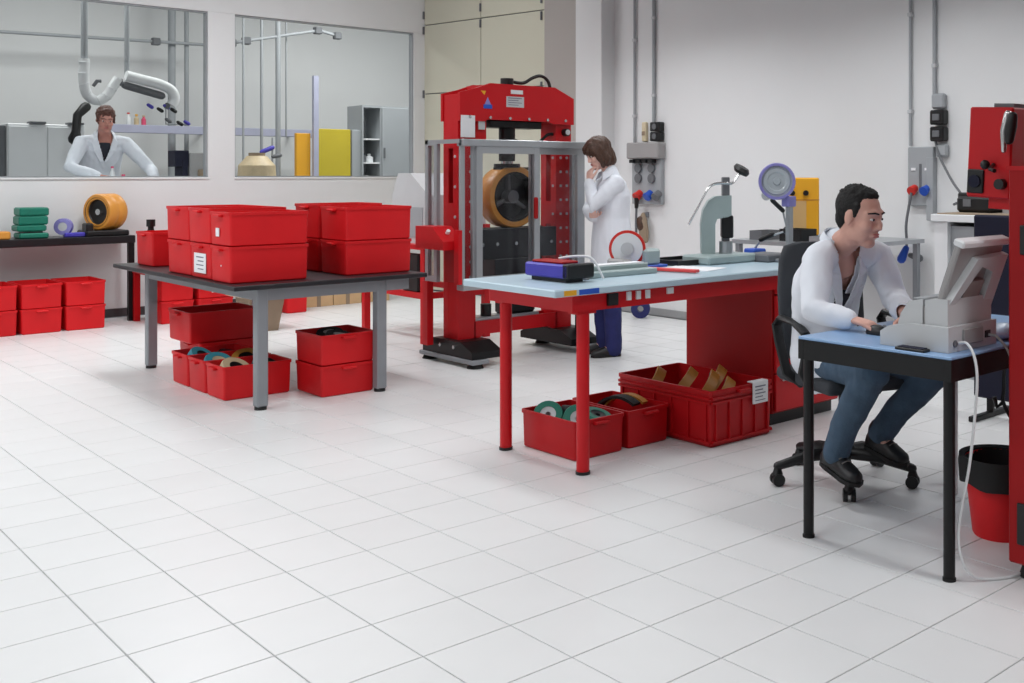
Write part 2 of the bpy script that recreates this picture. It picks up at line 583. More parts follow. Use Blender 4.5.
def crate_meshes(L, W, H, ribs, deep):
    key = (round(L, 3), round(W, 3), round(H, 3), ribs, deep)
    if key in CR:
        return CR[key]
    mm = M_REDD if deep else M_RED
    tpr = 0.004
    s = MB()
    s.loft([rrect(L - 0.028 - 2 * tpr, W - 0.028 - 2 * tpr, 0.012, 0.0),
            rrect(L - 0.016 - tpr, W - 0.016 - tpr, 0.014, 0.008), rrect(L - 0.01, W - 0.01, 0.016, H - 0.004),
            rrect(L - 0.02, W - 0.02, 0.012, H - 0.004), rrect(L - 0.03 - tpr, W - 0.03 - tpr, 0.01, 0.014)])
    shell = s.mesh('shell', mm)
    rm = MB()
    t = bmesh.new()
    rr = [rrect(L - 0.012, W - 0.012, 0.014, H - 0.018), rrect(L, W, 0.018, H - 0.018), rrect(L, W, 0.018, H), rrect(L - 0.022, W - 0.022, 0.01, H), rrect(L - 0.022, W - 0.022, 0.01, H - 0.018)]
    vr = [[t.verts.new(p) for p in q] for q in rr]
    n = len(rr[0])
    for a, b in zip(vr, vr[1:] + vr[:1]):
        for i in range(n):
            t.faces.new((a[i], a[(i + 1) % n], b[(i + 1) % n], b[i]))
    bmesh.ops.recalc_face_normals(t, faces=t.faces[:])
    rm._take(t)
    rim = rm.mesh('rim', mm)
    hd = MB()
    hw = min(0.045, W * 0.16)
    hd.box((-0.03, -hw, H - 0.03), (0.002, hw, H - 0.014), 0.004)
    handle = hd.mesh('handle', mm)
    rb = None
    if ribs:
        r_ = MB()
        e = 0.004
        for k in range(5):
            y = -W / 2 + 0.04 + (W - 0.08) * k / 4
            for sx in (-1, 1):
                r_.box((sx * (L / 2 - 0.004) - 0.007, y - 0.006, 0.02), (sx * (L / 2 - 0.004) + 0.007, y + 0.006, H - 0.06))
        for k in range(6):
            x = -L / 2 + 0.04 + (L - 0.08) * k / 5
            for sy in (-1, 1):
                r_.box((x - 0.006, sy * (W / 2 - 0.004) - 0.007, 0.02), (x + 0.006, sy * (W / 2 - 0.004) + 0.007, H - 0.06))
        for z in (0.02, H - 0.068, H - 0.045):
            for sx in (-1, 1):
                r_.box((sx * (L / 2 - 0.004) - 0.008, -W / 2 + 0.01, z), (sx * (L / 2 - 0.004) + 0.008, W / 2 - 0.01, z + 0.012))
            for sy in (-1, 1):
                r_.box((-L / 2 + 0.01, sy * (W / 2 - 0.004) - 0.008, z), (L / 2 - 0.01, sy * (W / 2 - 0.004) + 0.008, z + 0.012))
        rb = r_.mesh('rib', mm)
    CR[key] = (shell, rim, handle, rb)
    return CR[key]


def crate(label, x0, x1, y0, y1, z, H, group=None, long='x', ribs=False, deep=False, paper=None, name='storage_crate'):
    """open plastic crate filling x0..x1, y0..y1; handles on its short ends"""
    L, W = (x1 - x0, y1 - y0) if long == 'x' else (y1 - y0, x1 - x0)
    c = thing(name, label, 'crate', ((x0 + x1) / 2, (y0 + y1) / 2, z), group, 0 if long == 'x' else PI / 2, world=False)
    s, r, h, rb = crate_meshes(L, W, H, ribs, deep)
    inst('shell', s, c)
    inst('rim', r, c)
    inst('handle', h, c, (-L / 2 + 0.008, 0, 0))
    inst('handle', h, c, (L / 2 - 0.008, 0, 0), PI)
    if rb:
        o = inst('rib', rb, c)
        o['kind'] = 'stuff'
    if paper:                     # (end sign, offset across, height, width, tall)
        sg, off, zz, pw, ph = paper
        m_ = MB()
        x = sg * (L / 2 - 0.004)
        m_.box((min(x, x + sg * 0.003), off - pw / 2, zz - ph / 2), (max(x, x + sg * 0.003), off + pw / 2, zz + ph / 2))
        p = m_.obj('paper_label', M_PAPER, c, smooth=False)
        if pw > 0.06:
            q = MB()
            for k in range(4):
                zz2 = zz + ph * (0.3 - 0.2 * k)
                x2 = x + sg * 0.0035
                q.box((x2 - 0.0004, off - pw * 0.32, zz2 - ph * 0.03), (x2 + 0.0004, off + pw * (0.3 - 0.12 * (k % 2)), zz2 + ph * 0.03))
            q.obj('printed_text', M_INK, p, smooth=False)
    return c


# row on the floor below the black desk at the window wall
G1 = 'crates under the black desk'
for lv, word in ((0, 'lower'), (1, 'upper')):
    for (x0, x1), wh in (((1.94, 2.28), 'at the left edge of the photo, under the black desk'), ((2.30, 2.62), 'middle of the three stacks under the black desk'), ((2.64, 2.965), 'nearest the bare wall under the black desk')):
        crate('%s red plastic crate %s' % (word, wh), x0, x1, 10.42, 10.92, lv * 0.213, 0.213, G1, 'y')

# grey worktable with its crates
T1 = 0.735
tb = thing('work_table', 'grey steel work table with dark top carrying stacked red crates', 'table', (3.03, 7.3, 0))
MB().box((2.39, 6.08, T1 - 0.028), (3.625, 8.25, T1), 0.004).obj('tabletop', M_DTOP, tb)
fr = MB()
fr.box((2.55, 6.14, T1 - 0.1), (3.40, 6.18, T1 - 0.03)).box((2.55, 8.03, T1 - 0.1), (3.40, 8.07, T1 - 0.03))
fr.box((2.55, 6.14, T1 - 0.1), (2.59, 8.07, T1 - 0.03)).box((3.34, 6.14, T1 - 0.1), (3.38, 8.07, T1 - 0.03))
fr.box((3.36, 6.13, T1 - 0.1), (3.52, 6.17, T1 - 0.03))
fr.obj('apron', M_GREY, tb, smooth=False)
for x, y in ((2.577, 6.17), (3.336, 6.17), (2.577, 8.04), (3.336, 8.04)):
    l = MB().box((x - 0.033, y - 0.033, 0.018), (x + 0.033, y + 0.033, T1 - 0.03), 0.006).obj('leg', M_GREY, tb)
    MB().cyl((x, y, 0), (x, y, 0.018), 0.035, n=14).obj('foot', M_BLACK, l)

HB = 0.215
G2 = 'crates on the grey work table'
crate('red crate with large white paper label, bottom front left on grey table', 2.42, 2.90, 6.225, 6.53, T1, HB, G2, paper=(-1, -0.02, 0.1, 0.01, 0.01))
crate('red crate with square paper on its end, second along the lower row', 2.43, 2.91, 6.545, 6.885, T1, HB, G2, paper=(-1, 0.0, 0.095, 0.19, 0.12))
crate('plain red crate at the back end of the lower left row on grey table', 2.44, 2.92, 6.90, 7.32, T1, HB, G2)
crate('red crate with small white sticker, top of front left stack on grey table', 2.42, 2.90, 6.225, 6.54, T1 + HB, 0.2, G2, paper=(-1, 0.03, 0.08, 0.05, 0.05))
crate('plain red crate in upper row, just behind the small-stickered one', 2.43, 2.91, 6.56, 6.92, T1 + HB, 0.215, G2)
crate('red crate at the back end of the upper left row on grey table', 2.44, 2.92, 6.94, 7.34, T1 + HB, 0.215, G2)
crate('lower red crate of the front right stack on grey table', 3.14, 3.61, 6.24, 6.60, T1, HB, G2)
crate('upper red crate of the front right stack on grey table', 3.14, 3.61, 6.24, 6.60, T1 + HB, 0.215, G2)
crate('lower red crate half hidden behind the front right stack on grey table', 3.14, 3.61, 6.63, 6.98, T1, HB, G2)
crate('upper red crate half hidden behind the front right stack on grey table', 3.14, 3.61, 6.63, 6.98, T1 + HB, 0.225, G2)

G3 = 'crates under the grey work table'
crate('front red crate of parts on the floor under grey table', 2.50, 2.93, 6.53, 6.825, 0, 0.205, G3)
crate('second red crate of parts in the floor row under grey table', 2.50, 2.93, 6.835, 7.12, 0, 0.205, G3)
crate('third red crate of parts in the floor row under grey table', 2.50, 2.93, 7.13, 7.42, 0, 0.205, G3)
crate('rear red crate carrying another crate under grey table', 2.74, 3.2, 7.57, 7.98, 0, 0.205, G3)
crate('raised red crate on the rear crate in the shade under grey table', 2.67, 3.16, 7.57, 7.99, 0.205, 0.215, G3)
crate('bottom red crate of the stack beside the right leg under grey table', 2.965, 3.33, 6.21, 6.58, 0, 0.19, G3, 'y')
crate('top red crate of the stack beside the right leg under grey table', 2.965, 3.33, 6.21, 6.58, 0.19, 0.19, G3, 'y')

# red bench with crates by the window wall
bn = thing('steel_bench', 'low dark red steel bench behind the grey work table', 'bench', (3.9, 10.4, 0))
MB().box((3.27, 10.22, 0.45), (4.45, 10.72, 0.48), 0.004).obj('bench_top', M_REDD, bn)
for x, y in ((3.30, 10.25), (4.42, 10.25), (3.30, 10.69), (4.42, 10.69)):
    MB().box((x - 0.025, y - 0.025, 0), (x + 0.025, y + 0.025, 0.45)).obj('leg', M_REDD, bn, smooth=False)
G4 = 'crates at the low red bench'
for lv, wd in ((0, 'lower'), (1, 'upper')):
    crate('%s red crate left under the low red bench' % wd, 3.37, 3.67, 10.26, 10.68, lv * 0.205, 0.205, G4, 'y')
    crate('%s red crate second from left under the low red bench%s' % (wd, ', with a paper label' if lv else ''), 3.70, 4.03, 10.26, 10.68, lv * 0.205, 0.205, G4, 'y',
          paper=(-1, -0.02, 0.09, 0.12, 0.07) if lv else None)
crate('single red crate at the far left end of the grey table top', 2.49, 3.0, 7.76, 8.1, T1, 0.235, G2)
bl = thing('black_bottle', 'small black bottle behind the far left crate on the grey table', 'bottle', (2.62, 8.18, T1))
MB().lathe([(0.001, 0), (0.04, 0), (0.042, 0.2), (0.02, 0.24), (0.02, 0.26), (0.001, 0.26)], (2.62, 8.18, T1), n=16, closed=False).obj('body', M_RUBBER, bl)
MB().cyl((2.62, 8.18, T1 + 0.26), (2.62, 8.18, T1 + 0.31), 0.03, n=14).obj('cap', M_BLACK, bl)

# cardboard boxes and a lone crate by the wall
G5 = 'cardboard boxes along the wall'
for k, x in enumerate((5.0, 5.32, 5.65)):
    c = thing('cardboard_box', ('left', 'middle', 'right')[k] + ' tan cardboard box of three on the floor seen below grey table', 'box', (x, 10.75, 0), G5)
    MB().box((x - 0.155, 10.52, 0), (x + 0.155, 10.88, 0.31), 0.004).obj('carton', M_CARD, c)
    MB().box((x - 0.02, 10.515, 0.0), (x + 0.02, 10.885, 0.312)).obj('packing_tape', M_CARDD, c, smooth=False)
crate('small red crate on the floor left of the cardboard boxes', 4.52, 4.74, 10.2, 10.62, 0, 0.29, None, 'y')
sk = thing('cardboard_carton', 'brown cardboard carton standing behind the crates under grey table', 'box', (4.0, 9.3, 0))
MB().prism([(3.80, 0.0), (4.0, 0.0), (4.06, 0.3), (3.74, 0.3)], 1, 9.2, 9.5).obj('carton', M_CARDD, sk, smooth=False)
MB().prism([(3.66, 0.31), (4.12, 0.31), (4.06, 0.29), (3.74, 0.29)], 1, 9.17, 9.53).obj('flap', M_CARDD, sk, smooth=False)

# ------------------------------------------------------------------ loose parts in the crates
def wheel(label, c, R, r0, wd, axis, m_out, m_in, cat='wheel', group=None):
    t = thing('rubber_roller', label, cat, V(c) - V((0, 0, R)), group)
    MB().lathe([(r0, -wd / 2), (R * 0.94, -wd / 2), (R, -wd * 0.36), (R, wd * 0.36), (R * 0.94, wd / 2), (r0, wd / 2)], c, axis, n=24).obj('tyre', m_out, t)
    MB().lathe([(r0 * 0.35, -wd * 0.4), (r0, -wd * 0.46), (r0, wd * 0.46), (r0 * 0.35, wd * 0.4)], c, axis, n=20).obj('hub', m_in, t)
    return t


G6 = 'wheels in the crates under the grey table'
ws = [('teal wheel in the third floor crate under grey table', (2.64, 7.28, 0.15), 0.085, M_TEAL, M_BLACK, (0.3, -0.5, 0.8)),
      ('dark wheel at the back of the third floor crate', (2.82, 7.28, 0.13), 0.08, M_BLACK, M_OCHRE, (0.2, -0.3, 0.9)),
      ('teal and black wheel in the second floor crate under grey table', (2.64, 6.98, 0.15), 0.09, M_TEAL, M_SAND, (0.1, -0.5, 0.85)),
      ('ochre wheel in the second floor crate under grey table', (2.82, 6.98, 0.155), 0.09, M_OCHRE, M_BLACK, (-0.2, -0.4, 0.9)),
      ('sand coloured wheel with black hub in the front floor crate', (2.63, 6.68, 0.15), 0.095, M_SAND, M_BLACK, (0.2, -0.5, 0.85)),
      ('dark wheel beside the sand coloured one in the front crate', (2.82, 6.68, 0.14), 0.09, M_BLACK, M_OCHRE, (0.2, -0.4, 0.85)),
      ('black wheel in top crate beside the right leg of grey table', (3.14, 6.32, 0.33), 0.09, M_RUBBER, M_BEIGED, (0.1, -0.2, 0.95)),
      ('second black wheel deeper in the top crate beside the right leg', (3.15, 6.47, 0.33), 0.085, M_RUBBER, M_BEIGED, (-0.1, -0.2, 0.95))]
for lb, c, R, mo, mi, ax in ws:
    wheel(lb, c, R, R * 0.5, 0.075, ax, mo, mi, group=G6)

# ------------------------------------------------------------------ black desk at the window wall
T2 = 0.80
dk = thing('wall_desk', 'long black topped desk against the window wall', 'desk', (2.0, 10.9, 0))
MB().box((-0.6, 10.72, T2 - 0.07), (3.3, 11.13, T2), 0.006).obj('desktop', M_BTOP, dk)
for x, y in ((3.27, 10.76), (-0.5, 10.76), (-0.5, 11.1), (1.4, 11.1)):
    MB().box((x - 0.025, y - 0.025, 0), (x + 0.025, y + 0.025, T2 - 0.07)).obj('leg', M_BLACKM, dk, smooth=False)
wt = thing('tyre_roll', 'large orange tyre with black hub lying on a black stand on the wall desk', 'tyre', (3.10, 10.92, T2))
ax = V((-0.88, -0.47, 0)).normalized()
wc = V((3.10, 10.92, T2 + 0.22))
MB().lathe([(0.118, 0.10), (0.16, 0.10), (0.17, 0.085), (0.17, 0.02), (0.163, 0.005), (0.163, -0.005), (0.17, -0.02), (0.17, -0.085), (0.16, -0.10), (0.118, -0.10)], wc, ax, n=36).obj('tread', M_ORANGE, wt)
MB().lathe([(0.02, 0.06), (0.11, 0.07), (0.135, 0.104), (0.135, -0.09), (0.02, -0.09)], wc, ax, n=30).obj('hub', M_BLACK, wt)
MB().lathe([(0.001, 0.09), (0.028, 0.09), (0.028, 0.05), (0.001, 0.05)], wc, ax, n=14).obj('axle', M_CHROME, wt)
MB().box((2.9, 10.76, T2), (3.26, 11.08, T2 + 0.05), 0.01).box((2.9, 10.78, T2 + 0.04), (2.96, 10.92, T2 + 0.12), 0.01).obj('stand', M_BLACK, wt)
g = thing('green_case', 'stack of dark green plastic cases on the wall desk', 'case', (2.48, 10.86, T2))
for k, (z0, z1, dx) in enumerate(((0.0, 0.05, 0.005), (0.065, 0.12, -0.012), (0.122, 0.2, 0.0), (0.202, 0.275, 0.006))):
    MB().box((2.36 + dx, 10.76, T2 + z0), (2.59 + dx, 10.98, T2 + z1), 0.012).obj('case_shell', M_GREEN, g)
MB().box((2.40, 10.78, T2 + 0.045), (2.55, 10.95, T2 + 0.07)).obj('latch', M_BLACK, g)
tp = thing('tape_dispenser', 'violet ringed tape roll in dispenser on the wall desk', 'tape dispenser', (2.78, 10.86, T2))
MB().lathe([(0.04, -0.025), (0.075, -0.025), (0.075, 0.025), (0.04, 0.025)], (2.735, 10.86, T2 + 0.095), (-0.6, -0.8, 0)).obj('tape_roll', M_LILAC, tp)
MB().lathe([(0.001, -0.02), (0.04, -0.02), (0.04, 0.02), (0.001, 0.02)], (2.735, 10.86, T2 + 0.095), (-0.6, -0.8, 0)).obj('core', M_BEIGE, tp)
MB().box((2.73, 10.80, T2), (2.9, 10.88, T2 + 0.04), 0.008).obj('dispenser_base', M_PURPLE, tp)
tag(MB().box((2.12, 10.76, T2), (2.3, 10.92, T2 + 0.07), 0.01).obj('orange_block', M_ORANGE), 'orange block at the left edge of the photo on the wall desk', 'block')
# ------------------------------------------------------------------ hydraulic press
px_ = thing('hydraulic_press', 'tall red hydraulic press with arched crown and black feet', 'press', (4.74, 6.75, 0))
PX0, PX1, PY0, PY1 = 4.22, 5.257, 6.66, 6.855
for k0, (x0, x1) in enumerate(((PX0, PX0 + 0.15), (PX1 - 0.15, PX1))):
    ym = (PY0 + PY1) / 2
    u = MB()
    # box post: front, back and side plates, the sides pierced by two tall slots
    u.box((x0, PY0, 0.1), (x1, PY0 + 0.02, 1.78)).box((x0, PY1 - 0.02, 0.1), (x1, PY1, 1.78))
    for xs in (x0, x1 - 0.012):
        u.box((xs, PY0 + 0.02, 0.1), (xs + 0.012, ym - 0.03, 1.78)).box((xs, ym + 0.03, 0.1), (xs + 0.012, PY1 - 0.02, 1.78))
        for z0, z1 in ((0.1, 0.62), (0.98, 1.16), (1.56, 1.78)):
            u.box((xs, ym - 0.03, z0), (xs + 0.012, ym + 0.03, z1))
    up = u.obj('upright', M_REDP, px_, smooth=False)
    b = MB()
    for k in range(9):
        z = 0.62 + 0.11 * k
        for dx in (0.045, 0.105) if k0 else (0.105,):
            b.cyl((x0 + dx, PY0 - 0.006, z), (x0 + dx, PY0 + 0.005, z), 0.011, n=10)
        if k % 2 == 0:
            b.cyl((x0 - 0.006, PY0 + 0.035, z), (x0 + 0.005, PY0 + 0.035, z), 0.011, n=10)
    b.obj('pin_hole_bush', M_BEIGE, up)
for s, e in ((0, 1), (1, -1)):
    xo = PX0 if s == 0 else PX1
    f_ = MB()
    f_.prism([(6.40, 0.06), (7.06, 0.06), (7.06, 0.11), (6.92, 0.17), (6.55, 0.17), (6.40, 0.11)], 0, xo - 0.05, xo + 0.2 if s == 0 else xo + 0.05)
    if s:
        f_ = MB().prism([(6.40, 0.06), (7.06, 0.06), (7.06, 0.11), (6.92, 0.17), (6.55, 0.17), (6.40, 0.11)], 0, xo - 0.2, xo + 0.05)
    ft = f_.obj('foot_beam', M_BLACKM, px_, smooth=False)
    MB().box((xo - 0.07, 6.36, 0.03), (xo + 0.07, 7.08, 0.06), 0.004).obj('foot_plate', M_GREY, ft)
    for y in (6.42, 7.02):
        MB().cyl((xo - 0.01, y, 0), (xo - 0.01, y, 0.035), 0.06, 0.045, n=16).obj('levelling_pad', M_RUBBER, ft)
    bb = MB()
    for y in (6.62, 6.80):
        bb.cyl((xo - 0.066 if s == 0 else xo + 0.05, y, 0.13), (xo - 0.05 if s == 0 else xo + 0.066, y, 0.13), 0.014, n=8)
    bb.obj('bolt', M_CHROME, ft)
crown = [(PX0 - 0.005, 1.76), (PX0 - 0.005, 1.965), (PX0 + 0.13, 2.0), (PX0 + 0.26, 2.045), (PX1 - 0.18, 2.045), (PX1 + 0.005, 1.965), (PX1 + 0.005, 1.76), (PX1 - 0.2, 1.76), (PX1 - 0.24, 1.775), (PX0 + 0.24, 1.775), (PX0 + 0.2, 1.76)]
cw = MB().prism(crown, 1, PY0 - 0.03, PY0 - 0.005).prism(crown, 1, PY1 + 0.005, PY1 + 0.03)
cw.box((PX0 + 0.004, PY0 - 0.006, 1.775), (PX0 + 0.2, PY1 + 0.006, 1.955)).box((PX1 - 0.2, PY0 - 0.006, 1.775), (PX1 - 0.004, PY1 + 0.006, 1.955))
cw.box((PX0 + 0.2, PY0 - 0.006, 1.95), (PX1 - 0.2, PY1 + 0.006, 2.03))
cr_ = cw.obj('crown', M_REDP, px_, smooth=False)
yf = PY0 - 0.0305
MB().box((4.62, yf - 0.002, 1.875), (4.78, yf, 1.955)).obj('rating_plate', M_BEIGE, cr_, smooth=False)
MB().box((4.66, yf - 0.002, 1.975), (4.77, yf, 2.005)).obj('name_plate', M_WHITE, cr_, smooth=False)
tx = MB()
for k in range(4):
    tx.box((4.635, yf - 0.0035, 1.94 - k * 0.017), (4.76 - 0.03 * (k % 2), yf - 0.002, 1.946 - k * 0.017))
tx.obj('plate_text', M_INK, cr_, smooth=False)
wl_ = MB()
wl_.loft([[V((4.415, yf - y, 1.86)), V((4.495, yf - y, 1.86)), V((4.455, yf - y, 1.94))] for y in (0.002, 0)])
wl_.obj('warning_sticker', M_LILAC, cr_, smooth=False)
MB().box((4.418, yf - 0.003, 1.855), (4.492, yf - 0.001, 1.885)).obj('sticker_foot', M_BLUE, cr_, smooth=False)
MB().loft([[V((4.395, yf - y, 1.985)), V((4.44, yf - y, 1.985)), V((4.425, yf - y, 1.955))] for y in (0.002, 0)]).obj('yellow_sticker', M_YELLOW, cr_, smooth=False)
MB().box((4.225, yf - 0.001, 1.64), (4.345, yf + 0.002, 1.80)).obj('instruction_sheet', M_PAPER, px_, smooth=False)
MB().box((4.375, yf + 0.02, 1.69), (4.45, yf + 0.026, 1.77)).box((4.37, yf + 0.026, 1.6), (4.46, PY0 + 0.01, 1.79)).obj('gauge_plate', M_REDP, px_, smooth=False)
MB().box((4.385, yf + 0.012, 1.70), (4.44, yf + 0.02, 1.76)).obj('dial_plate', M_BEIGE, px_, smooth=False)
MB().cyl((5.19, yf - 0.015, 1.70), (5.19, yf + 0.03, 1.70), 0.03, n=16).obj('pressure_gauge', M_BLACK, px_)
MB().cyl((5.19, yf - 0.018, 1.70), (5.19, yf - 0.014, 1.70), 0.022, n=16).obj('gauge_face', M_BEIGE, px_)
bo = MB()
for k in range(6):
    x = 4.30 + k * 0.175
    bo.cyl((x, yf - 0.01, 1.79), (x, yf, 1.79), 0.011, n=8)
bo.obj('bolt', M_CHROME, px_)
MB().box((4.5, PY0 + 0.01, 1.72), (4.98, PY1 - 0.01, 1.775), 0.006).obj('ram_carriage', M_BLACKM, px_)
MB().cyl((4.71, 6.75, 1.47), (4.71, 6.75, 1.73), 0.062, n=22).obj('ram_cylinder', M_BLACKM, px_)
MB().cyl((4.71, 6.75, 1.44), (4.71, 6.75, 1.50), 0.045, n=18).obj('ram_rod', M_CHROME, px_)
MB().cyl((4.71, 6.75, 1.42), (4.71, 6.75, 1.45), 0.1, n=24).box((4.62, 6.70, 1.405), (4.88, 6.80, 1.425)).obj('pressing_plate', M_BLACKM, px_)
MB().cyl((4.71, 6.75, 1.95), (4.71, 6.75, 2.1), 0.05, n=16).obj('cylinder_head', M_BLACK, px_)
MB().tube([(4.74, 6.75, 2.08), (4.86, 6.75, 2.075), (4.95, 6.75, 2.12), (5.03, 6.75, 2.14), (5.1, 6.75, 2.1), (5.13, 6.75, 2.0)], 0.013, smooth=6).obj('upper_hose', M_RUBBER, px_)
MB().tube([(4.76, 6.72, 1.63), (4.85, 6.70, 1.60), (4.97, 6.70, 1.62), (5.06, 6.70, 1.68), (5.13, 6.70, 1.67), (5.14, 6.72, 1.55)], 0.012, smooth=6).obj('lower_hose', M_RUBBER, px_)
# bed
MB().box((PX0 + 0.15, PY0 - 0.01, 0.74), (PX1 - 0.15, PY0 + 0.03, 0.965), 0.004).box((PX0 + 0.15, PY1 - 0.03, 0.74), (PX1 - 0.15, PY1 + 0.01, 0.965), 0.004).box((PX0 + 0.16, PY0, 0.90), (PX1 - 0.16, PY1, 0.96)).obj('press_bed', M_DTOP, px_)
MB().box((PX0 + 0.3, PY0 - 0.03, 0.60), (PX1 - 0.3, PY1, 0.74), 0.006).obj('bed_block', M_DTOP, px_)
bo = MB()
for x in (4.42, 4.55, 4.72, 4.9, 5.05):
    bo.cyl((x, PY0 - 0.02, 0.85), (x, PY0 - 0.009, 0.85), 0.014, n=8)
bo.obj('bed_bolt', M_CHROME, px_)
lo = MB().prism([(PX0 + 0.14, 0.14), (PX0 + 0.22, 0.19), (PX1 - 0.22, 0.19), (PX1 - 0.14, 0.14), (PX1 - 0.14, 0.29), (PX0 + 0.14, 0.29)], 1, PY0, PY0 + 0.03)
lo.prism([(PX0 + 0.14, 0.14), (PX0 + 0.22, 0.19), (PX1 - 0.22, 0.19), (PX1 - 0.14, 0.14), (PX1 - 0.14, 0.29), (PX0 + 0.14, 0.29)], 1, PY1 - 0.03, PY1)
lo.obj('lower_beam', M_REDP, px_, smooth=False)
MB().box((PX0 + 0.16, PY0 + 0.02, 0.29), (PX1 - 0.3, PY1 - 0.02, 0.31)).obj('tray', M_ALU, px_, smooth=False)
MB().box((PX0 + 0.42, PY0 + 0.03, 0.31), (PX0 + 0.72, PY1 - 0.03, 0.44), 0.02).obj('pump_body', M_BLACKM, px_)
MB().cyl((PX0 + 0.3, 6.75, 0.31), (PX0 + 0.3, 6.75, 0.4), 0.04, n=14).obj('pump_cap', M_BLACK, px_)
MB().box((4.06, 6.40, 0.60), (4.09, 6.46, 0.98)).obj('control_arm', M_REDP, px_, smooth=False)
cb = MB().prism([(6.47, 0.84), (6.47, 0.90), (6.62, 1.0), (6.84, 1.0), (6.84, 0.84)], 0, 3.98, 4.14)
cbo = cb.obj('control_box', M_REDP, px_, smooth=False)
MB().cyl((4.05, 6.53, 0.955), (4.05, 6.51, 0.975), 0.014, n=10).obj('push_button', M_WHITE, cbo)
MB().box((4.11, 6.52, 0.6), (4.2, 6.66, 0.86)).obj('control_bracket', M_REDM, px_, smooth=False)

# sliding guard in front of the press
gd = thing('safety_guard', 'aluminium framed clear safety guard around the red press', 'guard', (4.7, 6.5, 0))
GZ0, GZ1 = 0.59, 1.62


def frame(name, xa, ya, xb, yb, z0, z1, t=0.04, dp=0.03, vert=(1, 1), bar=None):
    """flat rectangular frame between two plan points, with its clear pane"""
    m_ = MB()
    d = V((xb - xa, yb - ya, 0))
    L = d.length
    M = Matrix.Translation((xa, ya, 0)) @ Matrix.Rotation(math.atan2(d.y, d.x), 4, 'Z')
    m_.box((0, -dp / 2, z0), (t, dp / 2, z1), M=M).box((L - t, -dp / 2, z0), (L, dp / 2, z1), M=M)
    m_.box((t, -dp / 2, z1 - t), (L - t, dp / 2, z1), M=M).box((t, -dp / 2, z0), (L - t, dp / 2, z0 + t), M=M)
    f = m_.obj(name, M_ALU, gd, smooth=False)
    MB().box((t * 0.7, -0.003, z0 + t * 0.7), (L - t * 0.7, 0.003, z1 - t * 0.7), M=M).obj('clear_pane', M_CLEAR, f, smooth=False)
    return f


frame('front_frame', 4.12, 6.475, 4.245, 6.475, GZ0, GZ1, 0.03)
frame('sliding_door', 4.235, 6.455, 4.79, 6.455, GZ0, GZ1 - 0.05, 0.05)
dr = frame('sliding_door', 4.735, 6.495, 5.23, 6.495, GZ0, GZ1 - 0.05, 0.05)
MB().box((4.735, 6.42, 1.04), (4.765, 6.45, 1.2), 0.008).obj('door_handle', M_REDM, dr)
MB().box((4.12, 6.43, GZ1 - 0.05), (5.25, 6.52, GZ1), 0.004).obj('top_rail', M_ALU, gd)
MB().box((4.12, 6.43, GZ0 - 0.04), (5.25, 6.52, GZ0), 0.004).obj('bottom_rail', M_ALU, gd)
frame('side_frame', 4.12, 6.92, 4.12, 6.76, GZ0, GZ1, 0.04)
MB().box((4.105, 6.47, GZ1 - 0.03), (4.135, 6.92, GZ1)).obj('side_rail', M_ALU, gd, smooth=False)
MB().box((5.215, 6.48, GZ0), (5.25, 6.52, GZ1)).obj('corner_post', M_ALU, gd, smooth=False)
frame('side_frame', 5.24, 6.52, 5.24, 6.64, GZ0, GZ1, 0.03)
for x, y in ((5.21, 6.55),):
    MB().box((x, y - 0.05, 0.17), (x + 0.04, y, GZ0)).obj('support_leg', M_BLACKM, gd, smooth=False)
MB().box((4.10, 6.88, 0.12), (4.15, 6.94, GZ0)).obj('support_leg', M_REDP, gd, smooth=False)

# tyre standing on the bed
ty = thing('tyre_ring', 'orange rimmed tyre ring standing on the press bed', 'tyre', (4.735, 6.75, 0.965))
cz = 0.965 + 0.235
MB().lathe([(0.19, -0.085), (0.228, -0.085), (0.235, -0.075), (0.235, 0.075), (0.228, 0.085), (0.19, 0.085)], (4.735, 6.76, cz), (0, 1, 0), n=44).obj('tread', M_ORANGE, ty)
MB().lathe([(0.175, -0.08), (0.19, -0.08), (0.19, 0.08), (0.175, 0.08)], (4.735, 6.76, cz), (0, 1, 0), n=44).obj('steel_band', M_BLACKM, ty)
MB().lathe([(0.03, 0.03), (0.175, 0.03), (0.175, 0.05), (0.03, 0.05)], (4.735, 6.76, cz), (0, 1, 0), n=36).obj('wheel_disc', M_DTOP, ty)
h_ = MB()
for k in range(3):
    a = math.radians(90 + 120 * k)
    h_.limb([(V((4.735, 6.77, cz)), 0.022), (V((4.735 + 0.17 * math.cos(a), 6.77, cz + 0.17 * math.sin(a))), 0.016)], n=8)
h_.cyl((4.735, 6.70, cz), (4.735, 6.80, cz), 0.05, n=18).obj('wheel_spokes', M_CABD, ty)

# console on a red stand left of the press
cs = thing('control_console', 'white sloped control console on a red steel stand left of the press', 'console', (4.75, 8.1, 0))
for x, y in ((4.52, 7.62), (4.52, 8.6), (5.1, 7.62), (5.1, 8.6)):
    MB().box((x - 0.027, y - 0.027, 0), (x + 0.027, y + 0.027, 0.78 if y > 8 else 0.95)).obj('leg', M_REDP, cs, smooth=False)
MB().box((4.5, 7.6, 0.36), (4.545, 8.62, 0.41)).box((5.08, 7.6, 0.36), (5.12, 8.62, 0.41)).box((4.5, 7.6, 0.36), (5.12, 7.64, 0.41)).box((4.5, 8.58, 0.36), (5.12, 8.62, 0.41)).obj('stand_rail', M_REDP, cs, smooth=False)
MB().box((4.48, 7.58, 0.76), (5.14, 8.64, 0.8)).obj('stand_top', M_REDP, cs, smooth=False)
MB().prism([(7.62, 0.8), (8.2, 0.8), (8.2, 1.2), (8.1, 1.38), (7.9, 1.38), (7.62, 1.2)], 0, 4.55, 5.1).obj('housing', M_BEIGE, cs, smooth=False)
